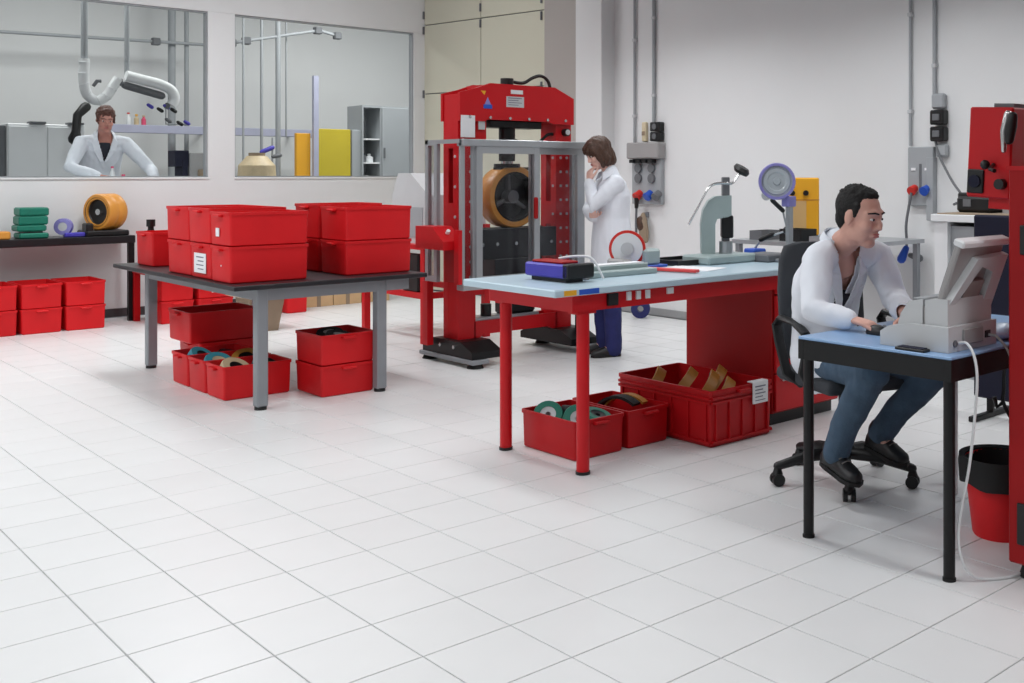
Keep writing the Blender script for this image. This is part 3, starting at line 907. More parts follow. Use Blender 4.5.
MB().box((4.545, 7.70, 0.85), (4.552, 8.42, 1.1)).obj('side_panel', M_CABG, cs, smooth=False)
MB().box((4.5, 7.7, 0.41), (4.56, 7.95, 0.72), 0.01).obj('motor_box', M_BLACK, cs)

# ------------------------------------------------------------------ red workbench
T3 = 0.865
wb = thing('workbench', 'red steel workbench with pale blue top in the middle of the hall', 'workbench', (3.9, 4.1, 0))
MB().box((2.84, 3.71, T3 - 0.034), (5.0, 4.44, T3), 0.006).obj('worktop', M_BLUETOP, wb)
ap = MB()
ap.box((2.98, 3.765, T3 - 0.115), (5.0, 3.79, T3 - 0.034)).box((2.98, 4.40, T3 - 0.115), (5.0, 4.425, T3 - 0.034)).box((2.98, 3.765, T3 - 0.115), (3.005, 4.425, T3 - 0.034))
ap.obj('apron', M_REDP, wb, smooth=False)
for x, y in ((3.078, 3.812), (3.078, 4.42)):
    l = MB().cyl((x, y, 0.012), (x, y, T3 - 0.1), 0.03, n=20).obj('leg', M_REDP, wb)
    MB().cyl((x, y, 0), (x, y, 0.014), 0.034, n=20).obj('foot', M_BLACK, l)
MB().box((3.02, 3.78, T3 - 0.13), (3.13, 3.85, T3 - 0.05)).box((3.02, 4.37, T3 - 0.13), (3.13, 4.43, T3 - 0.05)).obj('leg_bracket', M_REDP, wb, smooth=False)
MB().box((2.89, 3.709, T3 - 0.03), (2.96, 3.7105, T3 - 0.006)).obj('yellow_sticker', M_YELLOW, wb, smooth=False)
MB().box((2.975, 3.709, T3 - 0.03), (3.09, 3.7105, T3 - 0.006)).obj('blue_sticker', M_BLUE, wb, smooth=False)
for x in (3.3, 3.36, 3.42):
    MB().box((x, 3.755, T3 - 0.085), (x + 0.025, 3.766, T3 - 0.045)).obj('white_tag', M_WHITE, wb, smooth=False)
MB().box((3.56, 3.755, T3 - 0.075), (3.6, 3.766, T3 - 0.045)).obj('white_tag', M_WHITE, wb, smooth=False)
MB().box((3.18, 3.75, T3 - 0.1), (3.24, 3.766, T3 - 0.045)).obj('black_clip', M_BLACK, wb, smooth=False)
pd = MB().box((4.38, 3.8, 0.07), (4.96, 4.46, T3 - 0.034)).obj('pedestal_body', M_REDM, wb, smooth=False)  # shade under the bench put into a darker red than the drawers
MB().box((4.40, 3.83, 0), (4.94, 4.44, 0.07)).obj('plinth', M_BLACK, pd, smooth=False)
for k, (z0, z1) in enumerate(((0.72, 0.82), (0.5, 0.71), (0.29, 0.49), (0.08, 0.28))):
    dw = MB().box((4.395, 3.782, z0), (4.945, 3.8, z1), 0.004).obj('drawer', M_REDP, wb)
    MB().box((4.43, 3.762, z1 - 0.035), (4.55, 3.784, z1 - 0.02), 0.003).obj('drawer_handle', M_CHROME, dw)

# crates under the bench with parts
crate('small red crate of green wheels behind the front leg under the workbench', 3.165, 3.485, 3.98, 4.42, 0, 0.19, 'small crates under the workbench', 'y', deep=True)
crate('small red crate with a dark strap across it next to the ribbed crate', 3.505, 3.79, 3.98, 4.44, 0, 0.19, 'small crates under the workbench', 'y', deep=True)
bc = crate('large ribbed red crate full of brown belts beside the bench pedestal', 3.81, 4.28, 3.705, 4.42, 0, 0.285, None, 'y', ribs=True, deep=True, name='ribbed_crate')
pt = MB().box((4.11, 3.692, 0.18), (4.225, 3.698, 0.292)).box((4.11, 3.692, 0.288), (4.225, 3.735, 0.294)).obj('delivery_note', M_PAPER, None, smooth=False)
tag(pt, 'white printed note folded over the rim of the large ribbed crate', 'note')
q = MB()
for k in range(5):
    q.box((4.125, 3.6905, 0.265 - 0.018 * k), (4.205 - 0.02 * (k % 2), 3.6925, 0.271 - 0.018 * k))
q.obj('printed_text', M_INK, pt, smooth=False)
G7 = 'brown belts in the ribbed crate'
for k, (x, y, ang, tilt, wh) in enumerate(((3.93, 4.22, 0.2, 0.5, 'nearest the left rim'), (3.99, 4.05, -0.1, 0.3, 'second from the left'), (4.06, 3.94, 0.15, 0.2, 'in the middle'), (4.15, 3.98, 0.0, 0.4, 'fourth from the left'), (4.05, 3.80, 0.1, 0.1, 'small, near the folded note'))):
    t = thing('curved_belt', 'brown curved belt %s in the large ribbed crate' % wh, 'belt', (x, y, 0.2), G7)
    axis = V((0.55 + ang * 0.5, -0.53, -0.62))
    
    up = V((-0.45, -0.45, 0.75))
    up = up - axis.normalized() * up.dot(axis.normalized())
    up.normalize()
    R_ = 0.15
    c = V((x, y, 0.262 + 0.012 * (k % 2))) - up * R_
    if k == 4:
        R_ = 0.13
    MB().arc(c, axis, up, R_ - 0.014, R_, 0.055, -0.8, 0.8).obj('outer_band', M_OCHRE, t)
    MB().arc(c, axis, up, R_ - 0.028, R_ - 0.0145, 0.05, -0.8, 0.8).obj('lining', M_BLACK, t)
G8 = 'green wheels in the small crate'
for k, (x, y, mo, mi, ax_, wh) in enumerate(((3.25, 4.30, M_GREEN, M_BEIGE, (-0.5, -0.6, 0.6), 'leftmost, with a pale hub'), (3.30, 4.13, M_GREEN, M_BEIGE, (-0.4, -0.7, 0.5), 'second, with a pale hub'), (3.38, 4.08, M_GREEN, M_BLACK, (0.1, -0.3, 0.9), 'near the front leg'), (3.40, 4.27, M_BLACK, M_GREEN, (0.2, 0.1, 0.9), 'dark, at the back'))):
    wheel('green rubber wheel %s in the small bench crate' % wh, (x, y, 0.155), 0.075, 0.04, 0.07, ax_, mo, mi, group=G8)
st = MB().arc((3.64, 4.2, 0.02), (1, 0.2, 0), (0, 0.2, 1), 0.185, 0.2, 0.06, -0.75, 0.75)
tag(st.obj('rubber_strap', M_RUBBER), 'dark rubber strap lying over the second small crate under the workbench', 'strap')
st = MB().arc((3.70, 4.2, 0.02), (1, 0.2, 0), (0, 0.2, 1), 0.185, 0.2, 0.04, -0.75, 0.75)
tag(st.obj('brown_strap', M_OCHRE), 'narrow brown strap beside the dark one under the workbench', 'strap')

# things on the workbench
b_ = thing('violet_box', 'low violet open box with a black end on the workbench', 'box', (3.1, 4.1, T3))
Mv = Matrix.Translation((3.12, 4.06, T3)) @ Matrix.Rotation(math.radians(-88), 4, 'Z')
MB().box((-0.16, -0.07, 0.02), (0.16, 0.07, 0.085), 0.008, M=Mv).obj('tray', M_PURPLE, b_)
MB().box((0.12, -0.07, 0.02), (0.17, 0.09, 0.088), 0.006, M=Mv).obj('end_block', M_BLACK, b_)
MB().box((-0.13, -0.05, 0), (0.13, 0.05, 0.02), M=Mv).obj('base_plate', M_BLACK, b_, smooth=False)
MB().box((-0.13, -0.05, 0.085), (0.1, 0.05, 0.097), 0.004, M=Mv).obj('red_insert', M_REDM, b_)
MB().tube([V((3.16, 4.1, T3 + 0.1)), V((3.22, 4.05, T3 + 0.11)), V((3.27, 3.98, T3 + 0.1)), V((3.3, 3.93, T3 + 0.006))], 0.006, smooth=5).obj('white_cable', M_WHITE, b_)
rl = thing('cutting_gauge', 'long pale grey aluminium bar gauge lying on the workbench', 'gauge', (3.46, 4.05, T3))
MB().box((3.22, 4.0, T3), (3.72, 4.07, T3 + 0.028), 0.004).obj('bar', M_MINT, rl)
MB().box((3.22, 4.07, T3), (3.72, 4.17, T3 + 0.05), 0.004).obj('body', M_MINT, rl)
MB().box((3.22, 3.97, T3), (3.25, 4.04, T3 + 0.05), 0.004).obj('stop', M_BEIGED, rl)
MB().box((3.25, 4.08, T3 + 0.05), (3.7, 4.15, T3 + 0.054)).obj('scale', M_PAPER, rl, smooth=False)
dp = thing('label_dispenser', 'desktop dispenser with a red and white tape roll on the workbench', 'tape dispenser', (3.86, 4.38, T3))
dc = V((3.83, 4.36, T3 + 0.102))
da = V((-0.7, -0.7, 0)).normalized()
MB().lathe([(0.084, -0.012), (0.1, -0.012), (0.1, 0.012), (0.084, 0.012)], dc, da, n=34).obj('red_tape', M_REDC, dp)
MB().lathe([(0.035, -0.018), (0.085, -0.018), (0.085, 0.018), (0.035, 0.018)], dc, da, n=30).obj('white_reel', M_WHITE, dp)
MB().lathe([(0.001, -0.03), (0.035, -0.03), (0.035, 0.03), (0.001, 0.03)], dc, da, n=18).obj('core', M_BEIGE, dp)
MB().box((3.88, 4.26, T3 + 0.012), (3.99, 4.36, T3 + 0.1), 0.012).obj('dispenser_body', M_MINT, dp)
MB().box((3.80, 4.24, T3), (4.02, 4.44, T3 + 0.014), 0.003).obj('base', M_BLUE, dp)
MB().box((3.73, 4.28, T3), (3.80, 4.42, T3 + 0.05), 0.01).obj('cutter', M_BEIGED, dp)
rr_ = thing('red_ruler', 'flat red ruler lying across papers on the workbench', 'ruler', (3.79, 4.06, T3 + 0.004))
Mr = Matrix.Translation((3.79, 4.06, T3 + 0.004)) @ Matrix.Rotation(math.radians(-75), 4, 'Z')
MB().box((-0.23, -0.02, 0), (0.23, 0.02, 0.016), 0.003, M=Mr).obj('blade', mat('coral_plastic', (224, 72, 72), 0.4), rr_)
pp = tag(MB().box((-0.11, -0.15, 0), (0.11, 0.15, 0.004), M=Matrix.Translation((4.02, 4.05, T3)) @ Matrix.Rotation(0.3, 4, 'Z')).obj('paper_sheet', M_PAPER, smooth=False), 'white paper sheets under the red ruler on the workbench', 'paper')
bt = thing('black_tray', 'flat black tray lying at the back of the workbench', 'tray', (4.22, 4.36, T3))
MB().box((4.06, 4.2, T3), (4.36, 4.48, T3 + 0.012), 0.004).box((4.06, 4.2, T3), (4.08, 4.48, T3 + 0.03)).box((4.34, 4.2, T3), (4.36, 4.48, T3 + 0.03)).box((4.06, 4.2, T3), (4.36, 4.22, T3 + 0.03)).box((4.06, 4.46, T3), (4.36, 4.48, T3 + 0.03)).obj('pan', M_BLACK, bt)
# arbor press
ar = thing('arbor_press', 'grey green hand arbor press on the workbench', 'hand press', (4.5, 4.2, T3))
MB().box((4.22, 4.12, T3), (4.62, 4.34, T3 + 0.05), 0.01).obj('base', M_MINT, ar)
col = [(4.34, 0.04), (4.335, 0.22), (4.35, 0.3), (4.39, 0.355), (4.44, 0.38), (4.56, 0.385), (4.56, 0.27), (4.53, 0.26), (4.455, 0.25), (4.44, 0.22), (4.44, 0.04)]
# the C frame opens to the photo's right: build along a turned axis
Ma = Matrix.Translation((4.43, 4.27, T3)) @ Matrix.Rotation(math.radians(-40), 4, 'Z') @ Matrix.Diagonal((0.78, 1, 1, 1)) @ Matrix.Translation((-4.45, 0, 0))
MB().prism(col, 1, -0.05, 0.05).xform(Ma).obj('column', M_MINT, ar)
MB().box((4.495, -0.028, 0.12), (4.55, 0.028, 0.49), 0.004).xform(Ma).obj('ram', M_CABD, ar)
MB().box((4.49, -0.05, 0.14), (4.575, 0.05, 0.27), 0.008).xform(Ma).obj('ram_guide', M_BLACK, ar)
MB().cyl((4.525, 0, 0.05), (4.525, 0, 0.12), 0.05, n=18).xform(Ma).obj('anvil', M_ALU, ar)
MB().tube([(4.24, -0.07, 0.22), (4.31, -0.07, 0.32), (4.38, -0.07, 0.42), (4.43, -0.07, 0.45), (4.5, -0.07, 0.455), (4.56, -0.07, 0.455), (4.59, -0.07, 0.48), (4.62, -0.07, 0.515)], 0.008, smooth=4).xform(Ma).obj('lever', M_CHROME, ar)
MB().lathe([(0.001, -0.022), (0.05, -0.02), (0.062, 0), (0.05, 0.02), (0.001, 0.022)], (4.63, -0.07, 0.53), (0.35, -0.2, 0.9), n=20).xform(Ma).obj('lever_knob', M_BLACK, ar)
MB().box((4.6, 4.02, T3), (4.8, 4.22, T3 + 0.045), 0.008).obj('tool_plate', M_CABD, ar)
# magnifier lamp
mg = thing('magnifier_lamp', 'round violet rimmed magnifier on a grey post standing on the workbench', 'magnifier', (4.72, 3.98, T3))
MB().box((4.66, 3.9, T3), (4.8, 4.06, T3 + 0.02), 0.005).obj('base', M_GREY, mg)
MB().box((4.71, 3.955, T3 + 0.02), (4.75, 3.985, T3 + 0.36), 0.004).obj('post', M_ALU, mg)
MB().box((4.69, 3.94, T3 + 0.32), (4.76, 4.0, T3 + 0.38), 0.006).obj('clamp', M_LILAC, mg)
mc = V((4.655, 4.0, T3 + 0.465))
ma = V((-0.72, -0.68, 0.1)).normalized()
MB().lathe([(0.09, -0.016), (0.103, -0.012), (0.107, 0.006), (0.103, 0.016), (0.09, 0.016)], mc, ma, n=40).obj('rim', M_LILAC, mg)
MB().lathe([(0.001, 0.012), (0.02, 0.012), (0.024, 0.004), (0.05, 0.004), (0.056, 0.009), (0.075, 0.009), (0.08, 0.002), (0.092, 0.002), (0.092, -0.006), (0.001, -0.008)], mc, ma, n=32).obj('lens', mat('lens_grey', (176, 184, 190), 0.12, spec=0.8), mg)
MB().tube([mc + V((0, 0, -0.08)), V((4.72, 3.97, T3 + 0.36))], 0.012).obj('neck', M_ALU, mg)
# dial stand with jointed arm
ds = thing('dial_stand', 'jointed measuring arm with black knobs on a blue foot behind the hand press', 'gauge', (4.78, 4.3, T3))
MB().box((4.74, 4.24, T3), (4.84, 4.34, T3 + 0.06), 0.008).obj('magnet_foot', M_BLUE, ds)
P_ = [V((4.79, 4.29, T3 + 0.06)), V((4.80, 4.25, T3 + 0.115)), V((4.90, 4.13, T3 + 0.17)), V((4.86, 4.13, T3 + 0.29)), V((4.80, 4.16, T3 + 0.35))]
MB().tube(P_, 0.007).obj('arm', M_ALU, ds)
MB().ell(P_[2], (0.026, 0.026, 0.026)).obj('joint_knob', M_BLACK, ds)
MB().limb([(P_[1], 0.016), (P_[1] + V((0.05, -0.05, 0.03)), 0.016)]).obj('joint_knob', M_BLACK, ds)
MB().limb([(P_[3], 0.014), (P_[4], 0.014)]).obj('joint_knob', M_BLACK, ds)
MB().lathe([(0.001, -0.01), (0.03, -0.01), (0.03, 0.01), (0.001, 0.01)], P_[4] + V((-0.02, 0.03, 0.03)), (-0.7, -0.7, 0.1), n=18).obj('dial', M_BEIGE, ds)

# table at the right-hand wall with an amber machine
bk = thing('wall_table', 'steel table with trays against the right wall behind the workbench', 'table', (6.4, 5.0, 0))
T4 = 0.88
MB().box((5.9, 4.5, T4 - 0.03), (6.95, 5.52, T4)).obj('tabletop', M_ALU, bk, smooth=False)
for x in (5.94, 6.9):
    for y in (4.54, 5.48):
        MB().box((x - 0.02, y - 0.02, 0), (x + 0.02, y + 0.02, T4 - 0.03)).obj('leg', M_GREY, bk, smooth=False)
ym = thing('amber_cabinet', 'amber enamelled small machine with two black knobs on the wall table', 'machine', (6.55, 5.2, T4))
My = Matrix.Translation((6.36, 5.2, T4)) @ Matrix.Diagonal((0.86, 0.86, 0.93, 1)) @ Matrix.Rotation(math.radians(-44), 4, 'Z')
MB().box((-0.13, -0.1, 0.03), (0.13, 0.12, 0.5), 0.01, M=My).obj('housing', M_YELLOW, ym)
MB().box((-0.13, -0.104, 0.03), (0.015, -0.099, 0.31), M=My).obj('lower_panel', M_TAN, ym, smooth=False)
MB().box((-0.13, -0.103, 0.315), (0.13, -0.099, 0.322), M=My).obj('seam', M_OCHRE, ym, smooth=False)
MB().box((-0.12, -0.09, 0), (0.12, 0.11, 0.03), M=My).obj('plinth', M_BLACK, ym, smooth=False)
for x in (-0.11, 0.01):
    MB().cyl(My @ V((x, -0.125, 0.375)), My @ V((x, -0.1, 0.375)), 0.021, n=14).obj('knob', M_BLACK, ym)
for k, (x, y, sx, sy, h, m_, lb) in enumerate(((6.05, 5.32, 0.2, 0.12, 0.07, M_CABD, 'dark steel tray at the left end of the wall table'), (6.08, 5.02, 0.18, 0.2, 0.09, M_BLACK, 'black box of tools on the wall table'), (6.05, 4.7, 0.22, 0.2, 0.05, M_ALU, 'flat aluminium tray on the wall table'), (6.38, 4.75, 0.2, 0.16, 0.06, M_GREY, 'grey tray below the amber machine on the wall table'))):
    t = thing('tool_tray', lb, 'tray', (x, y, T4), 'trays on the wall table')
    m2 = MB()
    m2.box((x - sx / 2, y - sy / 2, T4), (x + sx / 2, y + sy / 2, T4 + 0.01))
    for a, b, c_, d in ((-1, -1, -1, 1), (1, -1, 1, 1)):
        m2.box((x + a * sx / 2 - 0.004, y - sy / 2, T4), (x + a * sx / 2 + 0.004, y + sy / 2, T4 + h))
    for a in (-1, 1):
        m2.box((x - sx / 2, y + a * sy / 2 - 0.004, T4), (x + sx / 2, y + a * sy / 2 + 0.004, T4 + h))
    m2.obj('pan', m_, t, smooth=False)
    m3 = MB()
    for j in range(4):
        m3.limb([(V((x - sx * 0.3 + sx * 0.2 * j, y - sy * 0.3, T4 + 0.025)), 0.012), (V((x - sx * 0.35 + sx * 0.22 * j, y + sy * 0.3, T4 + 0.03)), 0.01)], n=8)
    m3.obj('hand_tools', M_CARDD if k % 2 else M_TEAL, t)

# ------------------------------------------------------------------ electrical boards and conduits on the right-hand wall
ea = thing('socket_board', 'grey wall socket board beside the standing woman', 'socket board', (WX, 7.67, 1.07))
MB().box((WX - 0.05, 7.46, 1.08), (WX, 7.88, 1.52), 0.006).obj('back_board', M_CABG, ea)
MB().box((WX - 0.11, 7.44, 1.52), (WX, 7.9, 1.68), 0.012).obj('switch_box', M_BEIGED, ea)
for k in range(4):
    MB().box((WX - 0.115, 7.52 + 0.09 * k, 1.48), (WX - 0.05, 7.58 + 0.09 * k, 1.515), 0.004).obj('breaker', M_BLACK, ea)
for k in range(2):
    for j in range(2):
        MB().cyl((WX - 0.075, 7.58 + 0.19 * k, 1.33 + 0.1 * j), (WX - 0.05, 7.58 + 0.19 * k, 1.33 + 0.1 * j), 0.045, n=16).obj('socket', M_CABD, ea)
for y, m_ in ((7.75, M_REDC), (7.60, M_BLUE), (7.48, M_CABD)):
    s_ = MB().cyl((WX - 0.05, y, 1.19), (WX - 0.1, y, 1.155), 0.036, 0.04, n=18).obj('industrial_socket', m_, ea)
    MB().cyl((WX - 0.097, y, 1.158), (WX - 0.112, y, 1.147), 0.044, n=18).obj('cap', m_, s_)
MB().tube([(WX - 0.1, 7.75, 1.14), (WX - 0.1, 7.76, 0.9), (WX - 0.08, 7.78, 0.45), (WX - 0.06, 7.85, 0.02)], 0.012, smooth=6).obj('supply_cable', M_CABD, ea)
MB().cyl((WX - 0.1, 7.75, 1.14), (WX - 0.1, 7.755, 1.04), 0.026, 0.018, n=12).obj('plug', M_BLACK, ea)
wo = thing('work_gloves', 'brown work glove hanging below the wall socket board by the woman', 'glove', (WX - 0.05, 7.7, 0.75))
MB().limb([(V((WX - 0.06, 7.70, 0.98)), 0.02), (V((WX - 0.07, 7.70, 0.92)), (0.06, 0.03)), (V((WX - 0.07, 7.68, 0.80)), (0.065, 0.03)), (V((WX - 0.07, 7.66, 0.72)), (0.04, 0.02))], ref=(0, 1, 0)).obj('palm', M_CARDD, wo)
MB().limb([(V((WX - 0.075, 7.72, 0.93)), (0.05, 0.034)), (V((WX - 0.075, 7.70, 0.85)), (0.055, 0.036))], ref=(0, 1, 0)).obj('cuff', M_HAIRR, wo)
MB().box((WX - 0.03, 7.68, 0.95), (WX, 7.72, 1.0)).obj('hook', M_GREY, wo, smooth=False)
sp = thing('black_sockets', 'pair of black socket outlets above the board by the woman', 'socket', (WX, 7.53, 1.68))
for z in (1.69, 1.785):
    s_ = MB().box((WX - 0.07, 7.46, z), (WX, 7.60, z + 0.088), 0.008).obj('outlet', M_BLACK, sp)
    MB().cyl((WX - 0.078, 7.53, z + 0.045), (WX - 0.068, 7.53, z + 0.045), 0.028, n=14).obj('lid', M_CABD, s_)
ji = thing('intercom_handset', 'narrow beige intercom strip on the wall above the socket board', 'intercom', (WX, 7.72, 1.7))
MB().box((WX - 0.04, 7.69, 1.69), (WX, 7.75, 1.88), 0.008).obj('body', mat('sand_beige', (214, 200, 168), 0.5), ji)
MB().box((WX - 0.045, 7.70, 1.75), (WX - 0.04, 7.74, 1.79)).obj('key', M_CARDD, ji, smooth=False)


def conduit(y, z0, label, sc=0.013):
    t = thing('conduit_pipe', label, 'pipe', (WX, y, z0), 'conduit pipes on the right wall')
    MB().cyl((WX - 0.022, y, z0), (WX - 0.022, y, 4.39), sc, n=12).obj('pipe', M_CABG, t)
    for z in (z0 + 0.25, z0 + 1.0, z0 + 1.75, z0 + 2.4):
        if z < 4.35:
            MB().box((WX - 0.04, y - 0.02, z), (WX, y + 0.02, z + 0.03), 0.004).obj('clip', M_BEIGE, t)


conduit(7.87, 1.68, 'left grey conduit running up from the socket board by the woman')
conduit(7.59, 1.87, 'right grey conduit running up from the black sockets by the woman', 0.018)
conduit(4.665, 1.59, 'left thin conduit running up from the board with the red plug')
conduit(4.45, 1.93, 'right thin conduit running up from the switches above the charger', 0.016)
eb = thing('plug_board', 'grey plug board with one red and one blue socket behind the seated man', 'socket board', (WX, 4.57, 1.1))
MB().box((WX - 0.045, 4.45, 1.13), (WX, 4.675, 1.58), 0.006).obj('back_board', M_CABG, eb)
MB().box((WX - 0.06, 4.44, 1.02), (WX, 4.5, 1.5), 0.004).obj('trunking', M_CABG, eb)
for y, m_ in ((4.61, M_REDC), (4.50, M_BLUE)):
    s_ = MB().cyl((WX - 0.04, y, 1.265), (WX - 0.085, y, 1.245), 0.03, 0.034, n=18).obj('industrial_socket', m_, eb)
    MB().cyl((WX - 0.083, y, 1.246), (WX - 0.097, y, 1.24), 0.037, n=18).obj('cap', m_, s_)
MB().box((WX - 0.05, 4.55, 1.25), (WX - 0.04, 4.57, 1.45)).obj('divider', M_CABD, eb, smooth=False)
MB().box((WX - 0.052, 4.60, 1.40), (WX - 0.04, 4.64, 1.42)).box((WX - 0.052, 4.48, 1.40), (WX - 0.04, 4.52, 1.42)).obj('label_strip', M_PAPER, eb, smooth=False)
cbk = thing('hanging_cable', 'grey cable hanging from the plug board to a blue plug', 'cable', (WX - 0.1, 4.65, 0.7))
MB().tube([(WX - 0.09, 4.61, 1.23), (WX - 0.1, 4.65, 1.0), (WX - 0.08, 4.66, 0.85), (WX - 0.09, 4.66, 0.78)], 0.011, smooth=6).obj('cable', M_CABD, cbk)
MB().limb([(V((WX - 0.09, 4.66, 0.80)), 0.025), (V((WX - 0.12, 4.68, 0.72)), 0.035)]).obj('plug', M_BLUE, cbk)
MB().limb([(V((WX - 0.09, 4.62, 0.75)), 0.02), (V((WX - 0.06, 4.56, 0.73)), 0.03)]).obj('coupling', M_CABD, cbk)
es = thing('wall_switches', 'two black wall switches below a grey junction box near the red machine', 'switch', (WX, 4.42, 1.6))
for z in (1.62, 1.745):
    s_ = MB().box((WX - 0.08, 4.34, z), (WX, 4.46, z + 0.11), 0.01).obj('switch_block', M_BLACK, es)
    MB().box((WX - 0.09, 4.37, z + 0.03), (WX - 0.078, 4.43, z + 0.08), 0.004).obj('rocker', M_CABD, s_)
MB().box((WX - 0.06, 4.35, 1.865), (WX, 4.46, 1.98), 0.014).obj('junction_box', M_CABG, es)
MB().box((WX - 0.05, 4.33, 1.5), (WX, 4.43, 1.6), 0.014).obj('lower_box', M_CABG, es)
MB().tube([(WX - 0.04, 4.43, 1.62), (WX - 0.06, 4.38, 1.5), (WX - 0.1, 4.25, 1.32), (WX - 0.2, 4.1, 1.2), (WX - 0.45, 4.02, 1.16)], 0.01, smooth=6).obj('cable', M_CABD, es)

# white counter with a charger
ct = thing('white_counter', 'white open fronted counter against the right wall', 'counter', (6.65, 3.6, 0))
MB().box((6.28, 2.9, 1.05), (WX - 0.005, 4.02, 1.1), 0.004).obj('counter_top', M_WHITE, ct)
MB().box((6.3, 3.9, 0), (WX - 0.005, 4.0, 1.05)).obj('end_panel', M_WHITE, ct, smooth=False)
MB().box((6.3, 2.9, 0), (WX - 0.005, 2.95, 1.05)).obj('end_panel', M_WHITE, ct, smooth=False)
MB().box((6.34, 2.95, 0.0), (6.38, 3.9, 1.02)).obj('front_panel', M_CABG, ct, smooth=False)
MB().box((6.3, 2.95, 1.1), (WX - 0.1, 3.98, 1.108)).obj('cutting_mat', M_CARDD, ct, smooth=False)
ch = thing('battery_charger', 'black battery charger with carry handle on the white counter', 'charger', (6.6, 3.85, 1.108))
MB().box((6.5, 3.68, 1.108), (6.75, 3.96, 1.22), 0.02).box((6.52, 3.74, 1.2), (6.72, 3.96, 1.245), 0.01).obj('housing', M_BLACK, ch)
MB().tube([(6.6, 3.74, 1.24), (6.6, 3.75, 1.3), (6.6, 3.80, 1.315), (6.6, 3.86, 1.315), (6.6, 3.90, 1.3), (6.6, 3.91, 1.24)], 0.012).obj('carry_handle', M_BLACK, ch)
MB().box((6.496, 3.84, 1.15), (6.5, 3.9, 1.2)).obj('display', M_CABD, ch, smooth=False)
sg = thing('grey_canister', 'grey canister beside the black charger on the white counter', 'canister', (6.6, 3.58, 1.108))
MB().cyl((6.6, 3.58, 1.108), (6.6, 3.58, 1.22), 0.07, n=20).obj('body', M_BEIGED, sg)
MB().cyl((6.6, 3.58, 1.22), (6.6, 3.58, 1.235), 0.06, 0.04, n=20).obj('lid', M_WHITE, sg)
nv_ = thing('fabric_screen', 'dark navy upright fabric screen between the desk and the white counter', 'screen', (5.45, 3.05, 0))
MB().box((5.44, 2.4, 0.1), (5.48, 3.2, 1.14), 0.01).obj('fabric_panel', M_NAVY, nv_)
for y in (2.5, 3.1):
    MB().box((5.25, y - 0.02, 0), (5.67, y + 0.02, 0.03), 0.005).box((5.45, y - 0.02, 0.02), (5.47, y + 0.02, 0.12)).obj('foot', M_BLACKM, nv_)

cr_l = thing('cable_reel', 'dark blue cable reel on the floor by the wall behind the standing woman', 'cable reel', (6.8, 7.55, 0))
MB().lathe([(0.03, -0.04), (0.09, -0.04), (0.09, -0.03), (0.05, -0.025), (0.05, 0.025), (0.09, 0.03), (0.09, 0.04), (0.03, 0.04)], (6.8, 7.55, 0.09), (-0.7, -0.7, 0), n=26).obj('drum', mat('navy_plastic', (30, 36, 96), 0.5), cr_l)
MB().lathe([(0.05, -0.024), (0.08, -0.024), (0.08, 0.024), (0.05, 0.024)], (6.8, 7.55, 0.09), (-0.7, -0.7, 0), n=26).obj('wound_cable', M_RUBBER, cr_l)
# ------------------------------------------------------------------ laboratory furniture behind the glass
lbn = thing('lab_bench', 'long white laboratory bench just behind the window glass', 'bench', (4.0, 11.9, ZL))
MB().box((1.0, 11.42, 1.25), (6.5, 11.94, 1.29)).obj('bench_top', M_WHITE, lbn, smooth=False)
for x in (1.1, 2.8, 4.6, 6.4):
    MB().box((x - 0.03, 11.5, ZL), (x + 0.03, 11.9, 1.25)).obj('leg', M_CABG, lbn, smooth=False)
wc_ = thing('white_cabinet', 'white laboratory cabinet left of the man behind the glass', 'cabinet', (3.1, 13.7, ZL))
MB().box((2.85, 13.5, ZL), (3.62, 14.1, 1.93), 0.01).obj('body', M_WHITE, wc_)
for x0, x1 in ((2.86, 3.23), (3.24, 3.61)):
    d_ = MB().box((x0, 13.485, ZL + 0.05), (x1, 13.5, 1.9), 0.004).obj('door', M_WHITE, wc_)
    MB().box((x0 + 0.2, 13.47, 1.93), (x0 + 0.36, 13.6, 1.955)).obj('vent_cap', M_CABD, wc_, smooth=False)
MB().box((2.6, 13.55, ZL), (2.845, 14.1, 1.9)).obj('side_panel', M_CABD, wc_, smooth=False)
# service rail, pipes
sr = thing('service_rail', 'pale lilac service rail along the laboratory back wall', 'rail', (5.9, 15.3, 1.96))
MB().box((4.4, 15.26, 1.92), (7.2, 15.34, 2.03), 0.006).obj('channel', mat('lilac_grey', (176, 178, 200), 0.5), sr)
for x in (4.5, 5.8, 7.1):
    MB().box((x - 0.02, 15.3, 1.94), (x + 0.02, 16.0, 2.0)).obj('bracket', M_CABG, sr, smooth=False)
G9 = 'pipes in the laboratory'


def labpipe(a, b, r, label, clamps=()):
    t = thing('lab_pipe', label, 'pipe', a, G9)
    MB().cyl(a, b, r, n=12).obj('pipe', M_CABG, t)
    for k in clamps:
        q = V(a).lerp(V(b), k)
        MB().box(q - V((0.05, 0.05, 0.05)), q + V((0.05, 0.05, 0.05)), 0.01).obj('clamp', M_CABD, t)
    return t


